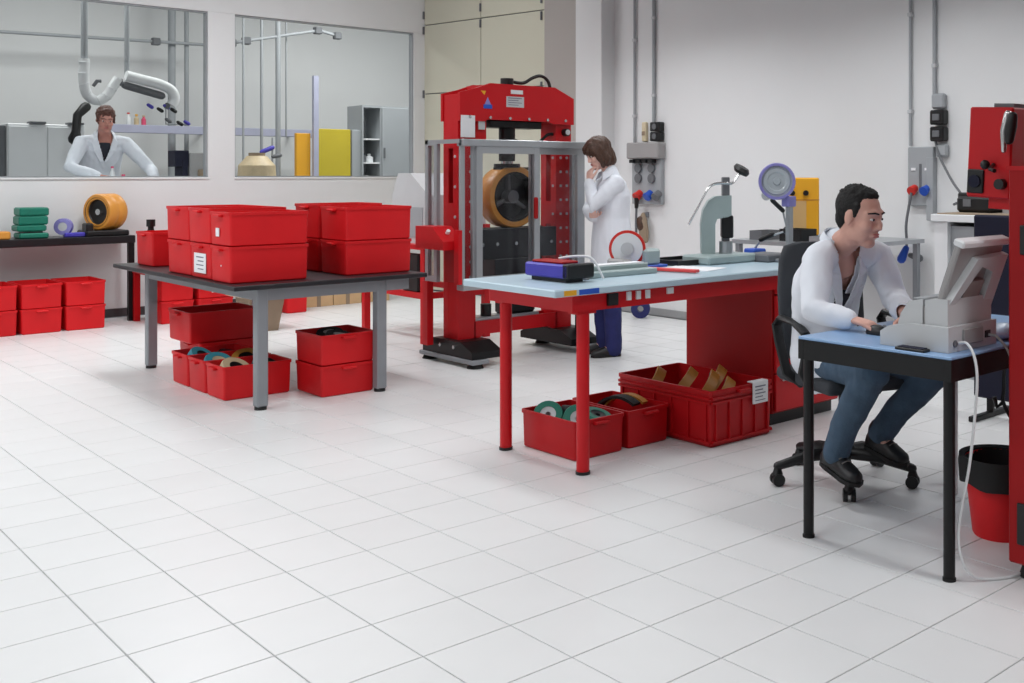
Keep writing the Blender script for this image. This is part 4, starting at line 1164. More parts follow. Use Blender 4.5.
labpipe((1.5, 15.5, 3.12), (5.7, 15.5, 3.2), 0.022, 'long horizontal pipe across the left laboratory window', (0.84,))
labpipe((5.6, 14.5, 3.12), (6.9, 14.5, 3.42), 0.022, 'rising horizontal pipe in the right laboratory window', (0.05, 0.2, 0.98))
labpipe((6.9, 14.5, 3.42), (7.2, 14.5, 3.36), 0.022, 'short bent end of the rising pipe in the right laboratory window', (0.9,))
for k, (x, y, r, z0, lb) in enumerate(((5.27, 15.6, 0.05, ZL, 'thick pale vertical pipe near the right edge of the left window'), (5.45, 15.55, 0.03, ZL, 'thin vertical pipe at the right edge of the left window'), (5.78, 14.4, 0.014, ZL, 'thin vertical pipe at the left edge of the right window'), (6.07, 14.5, 0.02, ZL, 'second thin vertical pipe in the right window'), (6.30, 14.5, 0.035, ZL, 'dark thick vertical pipe in the right window'), (6.46, 14.6, 0.012, 1.9, 'thin rod right of the dark pipe in the right window'))):
    labpipe((x, y, z0), (x, y, 4.49), r, lb)
po = thing('support_post', 'pale square post at the end of the service rail in the right window', 'post', (6.6, 14.0, ZL))
MB().box((6.57, 13.97, ZL), (6.64, 14.03, 2.72)).obj('post', mat('lilac_grey', (176, 178, 200), 0.5), po, smooth=False)
# yellow cabinets, grey cabinets
for k, (x0, x1, z1, lb) in enumerate(((6.36, 6.56, 1.93, 'narrow amber board left of the post behind the right window'), (6.67, 7.15, 2.0, 'wide yellow board standing behind the right window'))):
    t = thing('yellow_board', lb, 'board', ((x0 + x1) / 2, 14.1, ZL), 'yellow boards in the laboratory')
    MB().box((x0, 14.05, ZL), (x1, 14.12, z1), 0.006).obj('panel', M_LABY if k else M_YELLOW, t)
    for sx in (x0 + 0.05, x1 - 0.05):
        MB().box((sx - 0.02, 13.9, ZL), (sx + 0.02, 14.3, ZL + 0.03)).obj('foot', M_CABD, t, smooth=False)
gs = thing('grey_locker', 'narrow grey locker between the yellow board and the open cabinet', 'locker', (7.2, 14.2, ZL))
MB().box((7.17, 14.05, ZL), (7.31, 14.5, 2.0), 0.006).obj('body', M_CABG, gs)
gc = thing('open_cabinet', 'grey cabinet with open shelves at left and a closed door', 'cabinet', (7.7, 14.2, ZL))
c_ = MB().box((7.30, 14.0, ZL), (7.32, 14.45, 2.35)).box((7.30, 14.43, ZL), (8.25, 14.45, 2.35)).box((7.30, 14.0, 2.32), (8.25, 14.45, 2.35)).box((8.23, 14.0, ZL), (8.25, 14.45, 2.35)).box((7.58, 14.0, ZL), (7.6, 14.45, 2.35))
c_.obj('carcass', M_CABG, gc, smooth=False)
for z in (1.2, 1.52, 1.86):
    MB().box((7.32, 14.02, z), (7.58, 14.43, z + 0.02)).obj('shelf', M_WHITE, gc, smooth=False)
d_ = MB().box((7.6, 13.98, ZL), (8.24, 14.0, 2.33), 0.004).obj('door', M_CABG, gc)
MB().box((7.62, 13.96, 1.6), (7.64, 13.98, 1.75)).obj('door_handle', M_CABD, d_, smooth=False)
for x, z, sx, h, m_, lb in ((7.38, 1.54, 0.05, 0.14, M_CABD, 'dark bottle on the middle shelf of the grey cabinet'), (7.48, 1.54, 0.06, 0.11, M_WHITE, 'white bottle on the middle shelf of the grey cabinet'), (7.43, 1.22, 0.08, 0.12, M_CABD, 'dark jar on the lower shelf of the grey cabinet')):
    t = thing('bottle', lb, 'bottle', (x, 14.15, z))
    MB().lathe([(0.001, z), (sx, z), (sx, z + h * 0.7), (sx * 0.4, z + h * 0.85), (sx * 0.4, z + h), (0.001, z + h)], (x, 14.15, 0), n=14, closed=False).obj('body', m_, t)
    MB().cyl((x, 14.15, z + h), (x, 14.15, z + h + 0.015), sx * 0.45, n=10).obj('cap', M_WHITE, t)

# fume extraction arms
ea1 = thing('fume_extractor', 'white U shaped extraction hose hanging above the man behind the glass', 'extraction arm', (3.6, 13.2, 2.2))
du = MB().tube([(3.53, 13.2, 2.66), (3.53, 13.2, 2.62), (3.525, 13.2, 2.42), (3.56, 13.2, 2.26), (3.66, 13.2, 2.2), (3.76, 13.2, 2.26), (3.82, 13.2, 2.36), (3.88, 13.2, 2.46)], 0.055, n=14, smooth=6)
du.obj('hose', M_DUCT, ea1)
MB().cyl((3.53, 13.2, 2.64), (3.53, 13.2, 4.49), 0.035, n=12).obj('hanger_pipe', M_CABG, ea1)
rg = MB()
pts = [(3.525, 2.62), (3.522, 2.5), (3.53, 2.38), (3.565, 2.26), (3.66, 2.2), (3.75, 2.25), (3.81, 2.34), (3.85, 2.42)]
for (xa, za), (xb, zb) in zip(pts, pts[1:]):
    d = V((xb - xa, 0, zb - za)).normalized()
    rg.lathe([(0.05, -0.006), (0.062, 0), (0.05, 0.006)], (xa, 13.2, za), d, n=14)
rg.obj('hose_ring', M_DUCT, ea1)
MB().limb([(V((3.53, 13.15, 2.12)), 0.055), (V((3.44, 13.12, 2.02)), 0.045), (V((3.42, 13.1, 1.84)), 0.045), (V((3.41, 13.1, 1.76)), 0.07)]).obj('black_nozzle', M_BLACK, ea1)
MB().tube([(3.62, 13.2, 2.36), (3.66, 13.2, 2.42), (3.7, 13.2, 2.42)], 0.02).box((3.84, 13.16, 2.38), (3.92, 13.24, 2.46), 0.01).obj('joint', M_CABD, ea1)
ea2 = thing('jointed_fume_extractor', 'silver extraction arm sloping down right of the man behind the glass', 'extraction arm', (4.2, 13.2, 2.2))
MB().tube([(4.0, 13.3, 4.49), (4.0, 13.3, 2.52)], 0.028, n=10).obj('drop_post', M_CABG, ea2)
MB().tube([(3.96, 13.2, 2.5), (4.15, 13.2, 2.46), (4.33, 13.2, 2.42), (4.45, 13.2, 2.36), (4.49, 13.2, 2.26), (4.45, 13.2, 2.18)], 0.06, n=14, smooth=6).obj('hose', M_DUCT, ea2)
MB().limb([(V((3.96, 13.22, 2.39)), 0.045), (V((4.35, 13.22, 2.29)), 0.045)]).obj('grey_tube', M_CABD, ea2)
MB().tube([(4.42, 13.2, 2.2), (4.40, 13.2, 2.14)], 0.03).obj('joint', M_CABD, ea2)
hd = thing('tool_balancer', 'blue and black clamp cluster hanging below the silver extraction arm', 'clamp', (4.4, 13.2, 2.0))
for x, z, m_ in ((4.22, 2.16, M_PURPLE), (4.40, 2.16, M_PURPLE), (4.33, 2.12, M_BLACK), (4.48, 2.12, M_BLACK), (4.42, 2.0, M_CABD), (4.55, 1.97, M_BLACK), (4.63, 1.98, M_PURPLE)):
    MB().limb([(V((x - 0.02, 13.2, z + 0.015)), 0.02), (V((x + 0.02, 13.2, z - 0.01)), 0.022)], n=8).obj('clip', m_, hd)
MB().tube([(4.40, 13.22, 2.16), (4.40, 13.22, 1.96), (4.64, 13.22, 1.96)], 0.008).obj('bracket', M_CABG, hd)
rk = thing('lab_instrument', 'grey bench instrument with a dark blue window right of the man behind the glass', 'instrument', (4.7, 12.0, 1.29))
MB().box((4.05, 11.66, 1.29), (4.1, 11.9, 1.52)).obj('dark_unit', M_NAVY, rk, smooth=False)
MB().box((3.98, 11.68, 1.45), (4.12, 11.9, 1.62), 0.006).obj('blue_window', M_NAVY, rk)
MB().box((4.12, 11.66, 1.29), (4.42, 11.92, 1.6), 0.01).obj('housing', M_BEIGED, rk)
MB().box((4.2, 11.62, 1.29), (4.36, 11.67, 1.42), 0.01).obj('tan_front', M_CARDD, rk)
G10 = "small bottles in the laboratory"
for k, (x, y, sx, h, m_, mc_, lb) in enumerate(((3.36, 11.62, 0.022, 0.14, M_WHITE, M_PINK, 'white bottle with pink cap in front of the man behind the glass'), (3.45, 11.58, 0.028, 0.06, M_PINK, M_PINK, 'short pink bottle in front of the man behind the glass'), (4.62, 15.3, 0.03, 0.14, M_WHITE, M_REDC, 'white flask with red cap on the lilac service rail'), (4.72, 15.3, 0.03, 0.12, M_SAND, M_YELLOW, 'sand flask with amber cap on the lilac service rail'), (4.81, 15.3, 0.03, 0.11, M_PINK, M_SAND, 'pink flask on the lilac service rail'))):
    zb = 2.03 if y > 15 else 1.29
    t = thing('lab_bottle', lb, 'bottle', (x, y, zb), G10)
    MB().lathe([(0.001, 0), (sx, 0), (sx, h * 0.7), (sx * 0.5, h * 0.85), (sx * 0.5, h), (0.001, h)], (x, y, zb), n=14, closed=False).obj('body', m_, t)
    MB().cyl((x, y, zb + h), (x, y, zb + h + 0.02), sx * 0.6, n=10).obj('cap', mc_, t)
st = thing('round_stool', 'sand coloured round drum behind the left edge of the right window', 'drum', (5.55, 13.4, ZL))
MB().lathe([(0.001, 0), (0.22, 0), (0.25, 0.5), (0.22, 1.08), (0.12, 1.2), (0.001, 1.2)], (5.55, 13.4, ZL), n=22, closed=False).obj('body', M_SAND, st)
MB().lathe([(0.001, 1.2), (0.1, 1.2), (0.1, 1.24), (0.001, 1.24)], (5.55, 13.4, ZL), n=18, closed=False).obj('lid', M_CARDD, st)
bs = thing('blue_clamp', 'blue and grey clamp on a rod behind the right window', 'clamp', (5.9, 13.8, 1.5))
MB().cyl((5.92, 13.8, ZL), (5.92, 13.8, 1.85), 0.012, n=8).obj('rod', M_CABG, bs)
MB().limb([(V((5.78, 13.8, 1.66)), 0.03), (V((5.92, 13.8, 1.72)), 0.03)]).obj('clamp_head', M_PURPLE, bs)
MB().limb([(V((5.93, 13.8, 1.6)), 0.025), (V((6.02, 13.8, 1.62)), 0.03)]).obj('grip', M_CABD, bs)
MB().cyl((5.92, 13.8, ZL), (5.92, 13.8, ZL + 0.03), 0.1, n=16).obj('foot', M_CABG, bs)

# ------------------------------------------------------------------ desk of the seated man
T5 = 0.76
# its top
de = thing('computer_desk', 'black framed desk with a blue top in front of the seated man', 'desk', (3.65, 2.25, 0))
MB().box((3.125, 1.92, T5 - 0.012), (4.22, 2.58, T5), 0.003).obj('desktop', M_DESKTOP, de)
ed = MB().box((3.125, 1.92, T5 - 0.085), (4.22, 1.945, T5 - 0.012)).box((3.125, 2.555, T5 - 0.085), (4.22, 2.58, T5 - 0.012)).box((3.125, 1.945, T5 - 0.085), (3.15, 2.555, T5 - 0.012)).box((4.195, 1.945, T5 - 0.085), (4.22, 2.555, T5 - 0.012))
ed.obj('apron', M_BLACKM, de, smooth=False)
for x, y in ((3.155, 1.946), (3.155, 2.553), (4.15, 2.553), (4.15, 1.96)):
    l = MB().cyl((x, y, 0.008), (x, y, T5 - 0.02), 0.02, n=16).obj('leg', M_BLACKM, de)
    MB().cyl((x, y, 0), (x, y, 0.01), 0.023, n=16).obj('foot', M_RUBBER, l)

ins = thing('label_printer_terminal', 'light grey desktop terminal with raised screen on the blue desk', 'terminal', (3.35, 2.15, T5))
bs_ = MB().prism([(1.965, T5 + 0.001), (2.245, T5 + 0.001), (2.245, T5 + 0.05), (2.21, T5 + 0.072), (2.12, T5 + 0.088), (1.965, T5 + 0.088)], 0, 3.18, 3.5)
bs_.obj('base', M_BEIGE, ins, angle=50)
MB().prism([(1.98, T5 + 0.088), (2.07, T5 + 0.088), (2.07, T5 + 0.172), (2.04, T5 + 0.18), (1.98, T5 + 0.18)], 0, 3.2, 3.49).obj('printer_block', M_BEIGE, ins, smooth=False)
MB().prism([(2.08, T5 + 0.088), (2.185, T5 + 0.075), (2.17, T5 + 0.12), (2.135, T5 + 0.165), (2.08, T5 + 0.175)], 0, 3.2, 3.49).obj('front_block', M_BEIGE, ins, smooth=False)
MB().box((3.205, 2.068, T5 + 0.089), (3.485, 2.082, T5 + 0.15)).obj('slot', M_BEIGED, ins, smooth=False)
MB().box((3.22, 2.085, T5 + 0.172), (3.47, 2.13, T5 + 0.176)).obj('keypad', M_CABG, ins, smooth=False)
sc_ = MB().box((-0.149, -0.014, -0.14), (0.149, 0.012, 0.13), 0.006)
Ms = Matrix.Translation((3.355, 1.99, 1.01)) @ Matrix.Rotation(math.radians(20), 4, 'X')
sc_.xform(Ms).obj('screen_housing', M_BEIGED, ins)
MB().box((-0.16, -0.03, 0.125), (0.16, 0.014, 0.15), 0.006).xform(Ms).obj('screen_lip', M_WHITE, ins)
MB().box((-0.14, 0.012, -0.06), (0.14, 0.015, 0.12)).xform(Ms).obj('display', M_CABD, ins, smooth=False)
wd_ = MB().prism([(-0.05, 0.085), (0.15, 0.095), (0.15, -0.15), (0.08, -0.15), (0.08, 0.03), (-0.005, 0.055), (-0.11, -0.09), (-0.15, -0.09)], 1, -0.04, -0.014)
wd_.xform(Ms).obj('rear_shell', M_BEIGE, ins, smooth=False)
MB().prism([(-0.014, 0.0), (-0.036, 0.0), (-0.03, -0.12), (-0.01, -0.12)], 0, -0.06, 0.05).xform(Ms).obj('neck', M_TAUPEP, ins, smooth=False)
MB().box((3.27, 1.958, T5 + 0.02), (3.40, 1.966, T5 + 0.075), 0.003).obj('power_adapter_plate', M_BEIGED, ins)
MB().box((3.42, 1.962, T5 + 0.03), (3.455, 1.967, T5 + 0.055)).obj('port', M_BLACK, ins, smooth=False)
MB().cyl((3.22, 1.96, T5 + 0.03), (3.22, 1.968, T5 + 0.03), 0.012, n=12).obj('port', M_CABD, ins)
MB().tube([(3.24, 1.962, T5 + 0.03), (3.245, 1.93, T5 + 0.03), (3.235, 1.895, T5 - 0.02), (3.22, 1.88, T5 - 0.12), (3.21, 1.90, 0.4), (3.17, 1.92, 0.15), (3.2, 1.88, 0.02), (3.36, 1.80, 0.006), (3.5, 1.86, 0.006)], 0.005, smooth=8).obj('white_cable', M_WHITE, ins)
MB().tube([(3.44, 1.962, T5 + 0.04), (3.45, 1.93, T5 + 0.03), (3.47, 1.895, T5 - 0.03), (3.5, 1.88, T5 - 0.15), (3.53, 1.87, 0.35), (3.56, 1.87, 0.006)], 0.005, smooth=8).obj('grey_cable', M_BEIGED, ins)
ms = thing('computer_mouse', 'black computer mouse under the hand of the seated man', 'mouse', (3.37, 2.40, T5))
mp = MB().ell((3.372, 2.392, T5 + 0.004), (0.03, 0.052, 0.034))
for v in mp.bm.verts:
    v.co.z = max(v.co.z, T5)
mp.obj('shell', M_BLACK, ms)
MB().cyl((3.367, 2.362, T5 + 0.03), (3.377, 2.362, T5 + 0.03), 0.009, n=10).obj('scroll_wheel', M_CABD, ms)
kb = thing('keyboard', 'dark keyboard strip lying beside the grey terminal on the desk edge', 'keyboard', (3.14, 2.1, T5))
MB().box((3.13, 2.03, T5), (3.172, 2.15, T5 + 0.01), 0.003).obj('case', M_BLACK, kb)
MB().box((3.134, 2.04, T5 + 0.01), (3.168, 2.14, T5 + 0.013)).obj('key_row', M_NAVY, kb, smooth=False)
pl = thing('plastic_sheet', 'pale blue plastic bag on the desk right of the terminal', 'bag', (3.62, 2.0, T5))
MB().limb([(V((3.56, 2.04, T5 + 0.02)), (0.06, 0.02)), (V((3.63, 2.0, T5 + 0.03)), (0.07, 0.03)), (V((3.7, 1.99, T5 + 0.018)), (0.05, 0.018))], ref=(0.5, 0.8, 0)).fuse(0.012, 2, 0.006, 30).obj('film', mat('pale_film', (190, 212, 232), 0.25), pl)

# ------------------------------------------------------------------ red machine at the right edge
rm_ = thing('red_machine', 'tall red machine column and cabinet at the right edge of photo', 'machine', (3.6, 1.6, 0))
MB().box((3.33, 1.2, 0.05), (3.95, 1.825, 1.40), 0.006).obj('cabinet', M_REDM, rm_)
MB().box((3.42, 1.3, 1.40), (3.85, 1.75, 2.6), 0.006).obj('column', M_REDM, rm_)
MB().box((3.40, 1.62, 1.93), (3.46, 1.765, 2.4)).obj('black_cap', M_BLACK, rm_, smooth=False)
MB().box((3.325, 1.2, 1.385), (3.96, 1.83, 1.4)).obj('seam_strip', M_REDD, rm_, smooth=False)
for x, y in ((3.40, 1.76), (3.88, 1.76), (3.40, 1.27), (3.88, 1.27)):
    MB().cyl((x, y, 0), (x, y, 0.05), 0.055, 0.04, n=16).obj('foot', M_RUBBER, rm_)
MB().box((3.322, 1.7, 0.12), (3.332, 1.79, 0.26), 0.003).box((3.322, 1.7, 1.1), (3.332, 1.78, 1.2), 0.003).obj('vent', M_BLACK, rm_)
cp = thing('operator_console', 'tilted red control box with joystick and handset on the red machine', 'control panel', (3.6, 2.0, 1.27))
Mc = Matrix.Translation((3.60, 1.99, 1.45)) @ Matrix.Rotation(math.radians(3), 4, 'X')
MB().box((0.0, -0.03, -0.17), (0.16, 0.15, 0.17), 0.006).xform(Mc).obj('housing', M_REDP, cp)
MB().box((0.02, -0.02, 0.17), (0.14, 0.06, 0.185)).xform(Mc).obj('top_plate', M_CABD, cp, smooth=False)
MB().box((-0.008, 0.075, -0.155), (0.002, 0.145, -0.065), 0.006).xform(Mc).obj('dark_button_plate', M_BLACK, cp)
MB().cyl((-0.016, 0.11, -0.11), (-0.006, 0.11, -0.11), 0.024, n=16).xform(Mc).obj('button', M_NAVY, cp)
MB().limb([(V((-0.03, -0.035, 0.05)), 0.018), (V((-0.03, -0.04, 0.10)), 0.022), (V((-0.03, -0.045, 0.135)), 0.018)], n=12).xform(Mc).obj('handset', M_BLACK, cp)
MB().limb([(V((-0.03, -0.015, 0.01)), 0.01), (V((-0.03, -0.012, 0.08)), 0.014), (V((-0.028, -0.025, 0.142)), 0.016)], n=12).xform(Mc).obj('handset_clip', M_CHROME, cp)
MB().tube([(-0.0, 0.04, -0.045), (-0.06, 0.02, -0.06), (-0.08, -0.01, -0.065)], 0.008).xform(Mc).obj('joystick_shaft', M_BLACK, cp)
MB().ell((-0.035, 0.055, -0.045), (0.018, 0.018, 0.018)).xform(Mc).obj('joystick_knob', M_BLACK, cp)
MB().cyl((-0.03, 0.0, -0.115), (0.0, 0.0, -0.115), 0.02, n=14).xform(Mc).obj('selector_knob', M_BLACK, cp)
MB().box((0.03, -0.02, -0.21), (0.13, 0.07, -0.17)).xform(Mc).obj('mount_block', M_REDP, cp, smooth=False)
MB().box((3.64, 1.74, 1.30), (3.72, 2.0, 1.36)).obj('mount_arm', M_REDP, cp, smooth=False)

# bin, socket strip, hanging cord
bi = thing('waste_bin', 'round red waste bin with a black bag under the desk end', 'waste bin', (3.70, 2.06, 0))
MB().lathe([(0.001, 0), (0.098, 0), (0.104, 0.01), (0.136, 0.28), (0.144, 0.283), (0.144, 0.292), (0.13, 0.292), (0.1, 0.02), (0.001, 0.016)], (3.70, 2.06, 0), n=36, closed=False).obj('bucket', M_RED, bi)
lnr = MB().lathe([(0.108, 0.08), (0.124, 0.27), (0.132, 0.298), (0.154, 0.304), (0.157, 0.27), (0.152, 0.2), (0.146, 0.198)], (3.70, 2.06, 0), n=40, closed=False)
for v in lnr.bm.verts:
    a = math.atan2(v.co.y - 2.06, v.co.x - 3.70)
    if v.co.z < 0.28:
        v.co.z += (0.008 * math.sin(a * 3) + 0.004 * math.sin(a * 7 + 1)) * (1 if v.co.z > 0.15 else 0)
lnr.obj('bin_bag', M_RUBBER, bi)
ss = thing('white_power_strip', 'narrow white strip standing upright behind the front desk leg', 'power strip', (4.05, 2.43, 0))
MB().box((4.0, 2.44, 0.0), (4.03, 2.48, 0.52), 0.006).obj('strip_body', M_WHITE, ss)
MB().box((3.998, 2.45, 0.05), (4.001, 2.47, 0.46)).obj('socket_face', M_BEIGED, ss, smooth=False)
hc = thing('power_lead', 'thin black cord with a hook hanging under the desk above the bin', 'cord', (3.95, 2.2, 0.4))
MB().tube([(3.98, 2.2, 0.70), (3.98, 2.2, 0.5), (3.975, 2.2, 0.44), (4.0, 2.17, 0.36), (4.02, 2.14, 0.28)], 0.008, smooth=5).tube([(3.975, 2.2, 0.44), (3.96, 2.22, 0.42), (3.955, 2.23, 0.46)], 0.01).obj('cord', M_BLACK, hc)
MB().limb([(V((4.0, 2.17, 0.36)), 0.018), (V((4.03, 2.13, 0.2)), 0.024)]).obj('plug', M_BLACK, hc)
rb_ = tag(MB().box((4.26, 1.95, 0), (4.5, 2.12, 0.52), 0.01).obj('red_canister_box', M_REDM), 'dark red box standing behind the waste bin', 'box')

# ------------------------------------------------------------------ office chair
oc = thing('office_chair', 'black office chair with charcoal backrest under the seated man', 'office chair', (3.83, 2.93, 0))
cc = V((3.845, 2.915, 0))
cf = V((-0.35, -0.94, 0)).normalized()       # facing
cr2 = V((-0.94, 0.35, 0)).normalized()       # its right-hand side
for k, a in enumerate((222, 294, 6, 78, 150)):
    d = V((math.cos(math.radians(a)), math.sin(math.radians(a)), 0))
    e = cc + d * 0.31
    arm = MB().limb([(cc + V((0, 0, 0.13)), (0.032, 0.03)), (cc + d * 0.16 + V((0, 0, 0.12)), (0.026, 0.024)), (e + V((0, 0, 0.085)), (0.02, 0.018))], n=10, ref=(0, 0, 1)).obj('base_arm', M_BLACK, oc)
    s_ = V((-d.y, d.x, 0))
    cst = MB()
    for sg in (-1, 1):
        cst.cyl(e + s_ * sg * 0.008 + V((0, 0, 0.028)), e + s_ * sg * 0.026 + V((0, 0, 0.028)), 0.028, n=16)
    cst.cyl(e + V((0, 0, 0.03)), e + V((0, 0, 0.09)), 0.01, n=8)
    cst.limb([(e + V((0, 0, 0.05)), (0.026, 0.024)), (e + V((0, 0, 0.064)), (0.02, 0.02))], n=10)
    cst.obj('caster', M_BLACK, arm)
MB().cyl(cc + V((0, 0, 0.1)), cc + V((0, 0, 0.26)), 0.042, 0.036, n=18).cyl(cc + V((0, 0, 0.26)), cc + V((0, 0, 0.43)), 0.02, n=14).obj('gas_column', M_BLACK, oc)
Mo = Matrix((( -cr2.x, -cf.x, 0, cc.x + cf.x * 0.03), (-cr2.y, -cf.y, 0, cc.y + cf.y * 0.03), (0, 0, 1, 0), (0, 0, 0, 1)))
# local frame of the chair: x to its left, y to its back
MB().box((-0.1, -0.14, 0.41), (0.1, 0.14, 0.445), 0.01).xform(Mo).obj('mechanism', M_BLACK, oc)
MB().box((-0.24, -0.24, 0.44), (0.24, 0.23, 0.505), 0.035, seg=3).xform(Mo).obj('seat', M_CHAIR, oc)
bk_ = MB()
rings = []
for z, hw, y in ((0.52, 0.16, 0.235), (0.56, 0.205, 0.24), (0.7, 0.225, 0.245), (0.85, 0.225, 0.26), (0.98, 0.205, 0.275), (1.04, 0.17, 0.283), (1.055, 0.10, 0.285)):
    n_ = 20
    rg_ = []
    for k in range(n_):
        a = 2 * PI * k / n_
        ca, sa = math.cos(a), math.sin(a)
        ex = 0.35
        xx = hw * math.copysign(abs(ca) ** ex, ca)
        yy = 0.028 * math.copysign(abs(sa) ** 0.6, sa) - 0.04 * (xx / 0.23) ** 2
        rg_.append(V((xx, y + yy, z)))
    rings.append(rg_)
bk_.loft(rings).xform(Mo).obj('backrest', M_CHAIR, oc, angle=60)
MB().box((-0.04, 0.1, 0.42), (0.04, 0.29, 0.44), 0.005).box((-0.035, 0.275, 0.42), (0.035, 0.3, 0.75), 0.006).xform(Mo).obj('back_bracket', M_BLACK, oc)
for sg in (-1, 1):
    x = sg * 0.27
    MB().limb([(V((x * 0.75, 0.05, 0.445)), (0.02, 0.014)), (V((x, 0.06, 0.5)), (0.026, 0.014)), (V((x * 1.03, 0.11, 0.62)), (0.026, 0.013)), (V((x * 1.03, 0.14, 0.70)), (0.026, 0.013)), (V((x * 1.02, 0.10, 0.735)), (0.026, 0.014)), (V((x, -0.02, 0.725)), (0.026, 0.014)), (V((x, -0.10, 0.69)), (0.024, 0.013)), (V((x, -0.11, 0.62)), (0.022, 0.013)), (V((x * 0.97, -0.06, 0.52)), (0.022, 0.013)), (V((x * 0.75, -0.02, 0.445)), (0.02, 0.013))], n=10, ref=(1, 0, 0)).xform(Mo).obj('armrest', M_BLACK, oc)
# ------------------------------------------------------------------ people
def head_axes(f, u):
    f = V(f).normalized()
    s = f.cross(V(u)).normalized()        # the person's right-hand side
    u = s.cross(f).normalized()
    return f, u, s


def add_head(mb, c, f, u, k, neck):
    f, u, s = head_axes(f, u)
    c = V(c)
    at = lambda a, b, d=0.0: c + (f * a + u * b + s * d) * k
    ax = (s, f, u)
    E_ = lambda p, r: mb.ell(p, tuple(q * k for q in r), ax, n=20, m=14)
    E_(at(-0.012, 0.035), (0.074, 0.094, 0.086))
    E_(at(0.026, -0.035), (0.061, 0.062, 0.082))
    E_(at(0.05, 0.02), (0.058, 0.040, 0.05))
    E_(at(0.058, -0.094), (0.032, 0.026, 0.024))
    for q in (-1, 1):
        E_(at(0.014, -0.066, q * 0.032), (0.028, 0.058, 0.034))
        E_(at(0.058, -0.022, q * 0.038), (0.026, 0.028, 0.026))
        E_(at(-0.006, 0.0, q * 0.074), (0.010, 0.020, 0.032))
        E_(at(0.091, -0.027, q * 0.010), (0.009, 0.012, 0.008))
        mb.limb([(at(0.085, 0.034, q * 0.008), 0.008 * k), (at(0.080, 0.038, q * 0.03), 0.010 * k), (at(0.062, 0.034, q * 0.052), 0.008 * k)], n=10)
    mb.limb([(at(0.086, 0.024), 0.008 * k), (at(0.097, -0.008), 0.009 * k), (at(0.103, -0.024), 0.0105 * k)], n=12)
    E_(at(0.082, -0.058), (0.024, 0.012, 0.016))
    mb.limb([(at(-0.022, -0.03), 0.054 * k), (at(-0.03, -0.09), 0.054 * k), (V(neck), 0.058 * k)], n=16)
    return at, ax


def face_parts(person, at, ax, k, brow_mat, lip=M_LIP):
    for q in (-1, 1):
        e = MB().ell(at(0.0775, 0.010, q * 0.030), tuple(x * k for x in (0.013, 0.010, 0.0062)), ax, n=14, m=10).obj('eye', M_EYE, person)
        MB().ell(at(0.0862, 0.010, q * 0.0305), tuple(x * k for x in (0.0058, 0.004, 0.0058)), ax, n=12, m=8).obj('iris', M_IRIS, e)
        MB().limb([(at(0.094, 0.034, q * 0.012), 0.0034 * k), (at(0.0895, 0.038, q * 0.032), 0.004 * k), (at(0.071, 0.033, q * 0.054), 0.0026 * k)], n=8).obj('eyebrow', brow_mat, person)
    m_ = MB()
    for b, r in ((-0.0535, 0.0042), (-0.0625, 0.0048)):
        m_.limb([(at(0.080, b, -0.022), 0.002 * k), (at(0.094, b + 0.002, -0.008), r * k), (at(0.094, b + 0.002, 0.008), r * k), (at(0.080, b, 0.022), 0.002 * k)], n=8)
    m_.obj('lips', lip, person)


def add_hand(mb, wrist, d, nrm, k=1.0, curl=0.5, thumb_side=1, spread=1.0, fingers=(0.074, 0.083, 0.078, 0.062)):
    """palm, four bent fingers and a thumb; d points from wrist to knuckles, nrm out of the back of the hand"""
    d = V(d).normalized()
    nrm = (V(nrm) - d * V(nrm).dot(d)).normalized()
    wd = d.cross(nrm).normalized() * thumb_side        # towards the thumb
    w0 = V(wrist)
    mb.limb([(w0 - d * 0.03 * k, (0.026 * k, 0.019 * k)), (w0 + d * 0.015 * k, (0.031 * k, 0.016 * k)), (w0 + d * 0.06 * k, (0.041 * k, 0.0145 * k)), (w0 + d * 0.088 * k, (0.040 * k, 0.012 * k))], n=16, ref=wd)
    for i, L in enumerate(fingers):
        off = (0.0305 - 0.0205 * i)
        p = w0 + (d * (0.090 - 0.004 * abs(i - 1.3)) + wd * off) * k
        dirn = (d + wd * off * 2.2 * spread).normalized()
        pts = [(p - dirn * 0.02 * k, 0.0095 * k)]
        a = 0.15
        for seg, fr in enumerate((0.45, 0.31, 0.24)):
            a += curl * (0.55, 0.75, 0.55)[seg]
            p = p + (dirn * math.cos(a) - nrm * math.sin(a)) * L * fr * k
            pts.append((p, (0.0088, 0.008, 0.0066)[seg] * k))
        mb.limb(pts, n=10)
    p = w0 + (d * 0.025 + wd * 0.026 - nrm * 0.004) * k
    q1 = p + (d * 0.03 + wd * 0.028 - nrm * 0.012) * k
    q2 = q1 + (d * 0.030 + wd * 0.008 - nrm * 0.012 * (0.5 + curl)) * k
    q3 = q2 + (d * 0.022 - wd * 0.004 - nrm * 0.008) * k
    mb.limb([(p, 0.014 * k), (q1, 0.0115 * k), (q2, 0.010 * k), (q3, 0.0075 * k)], n=10)


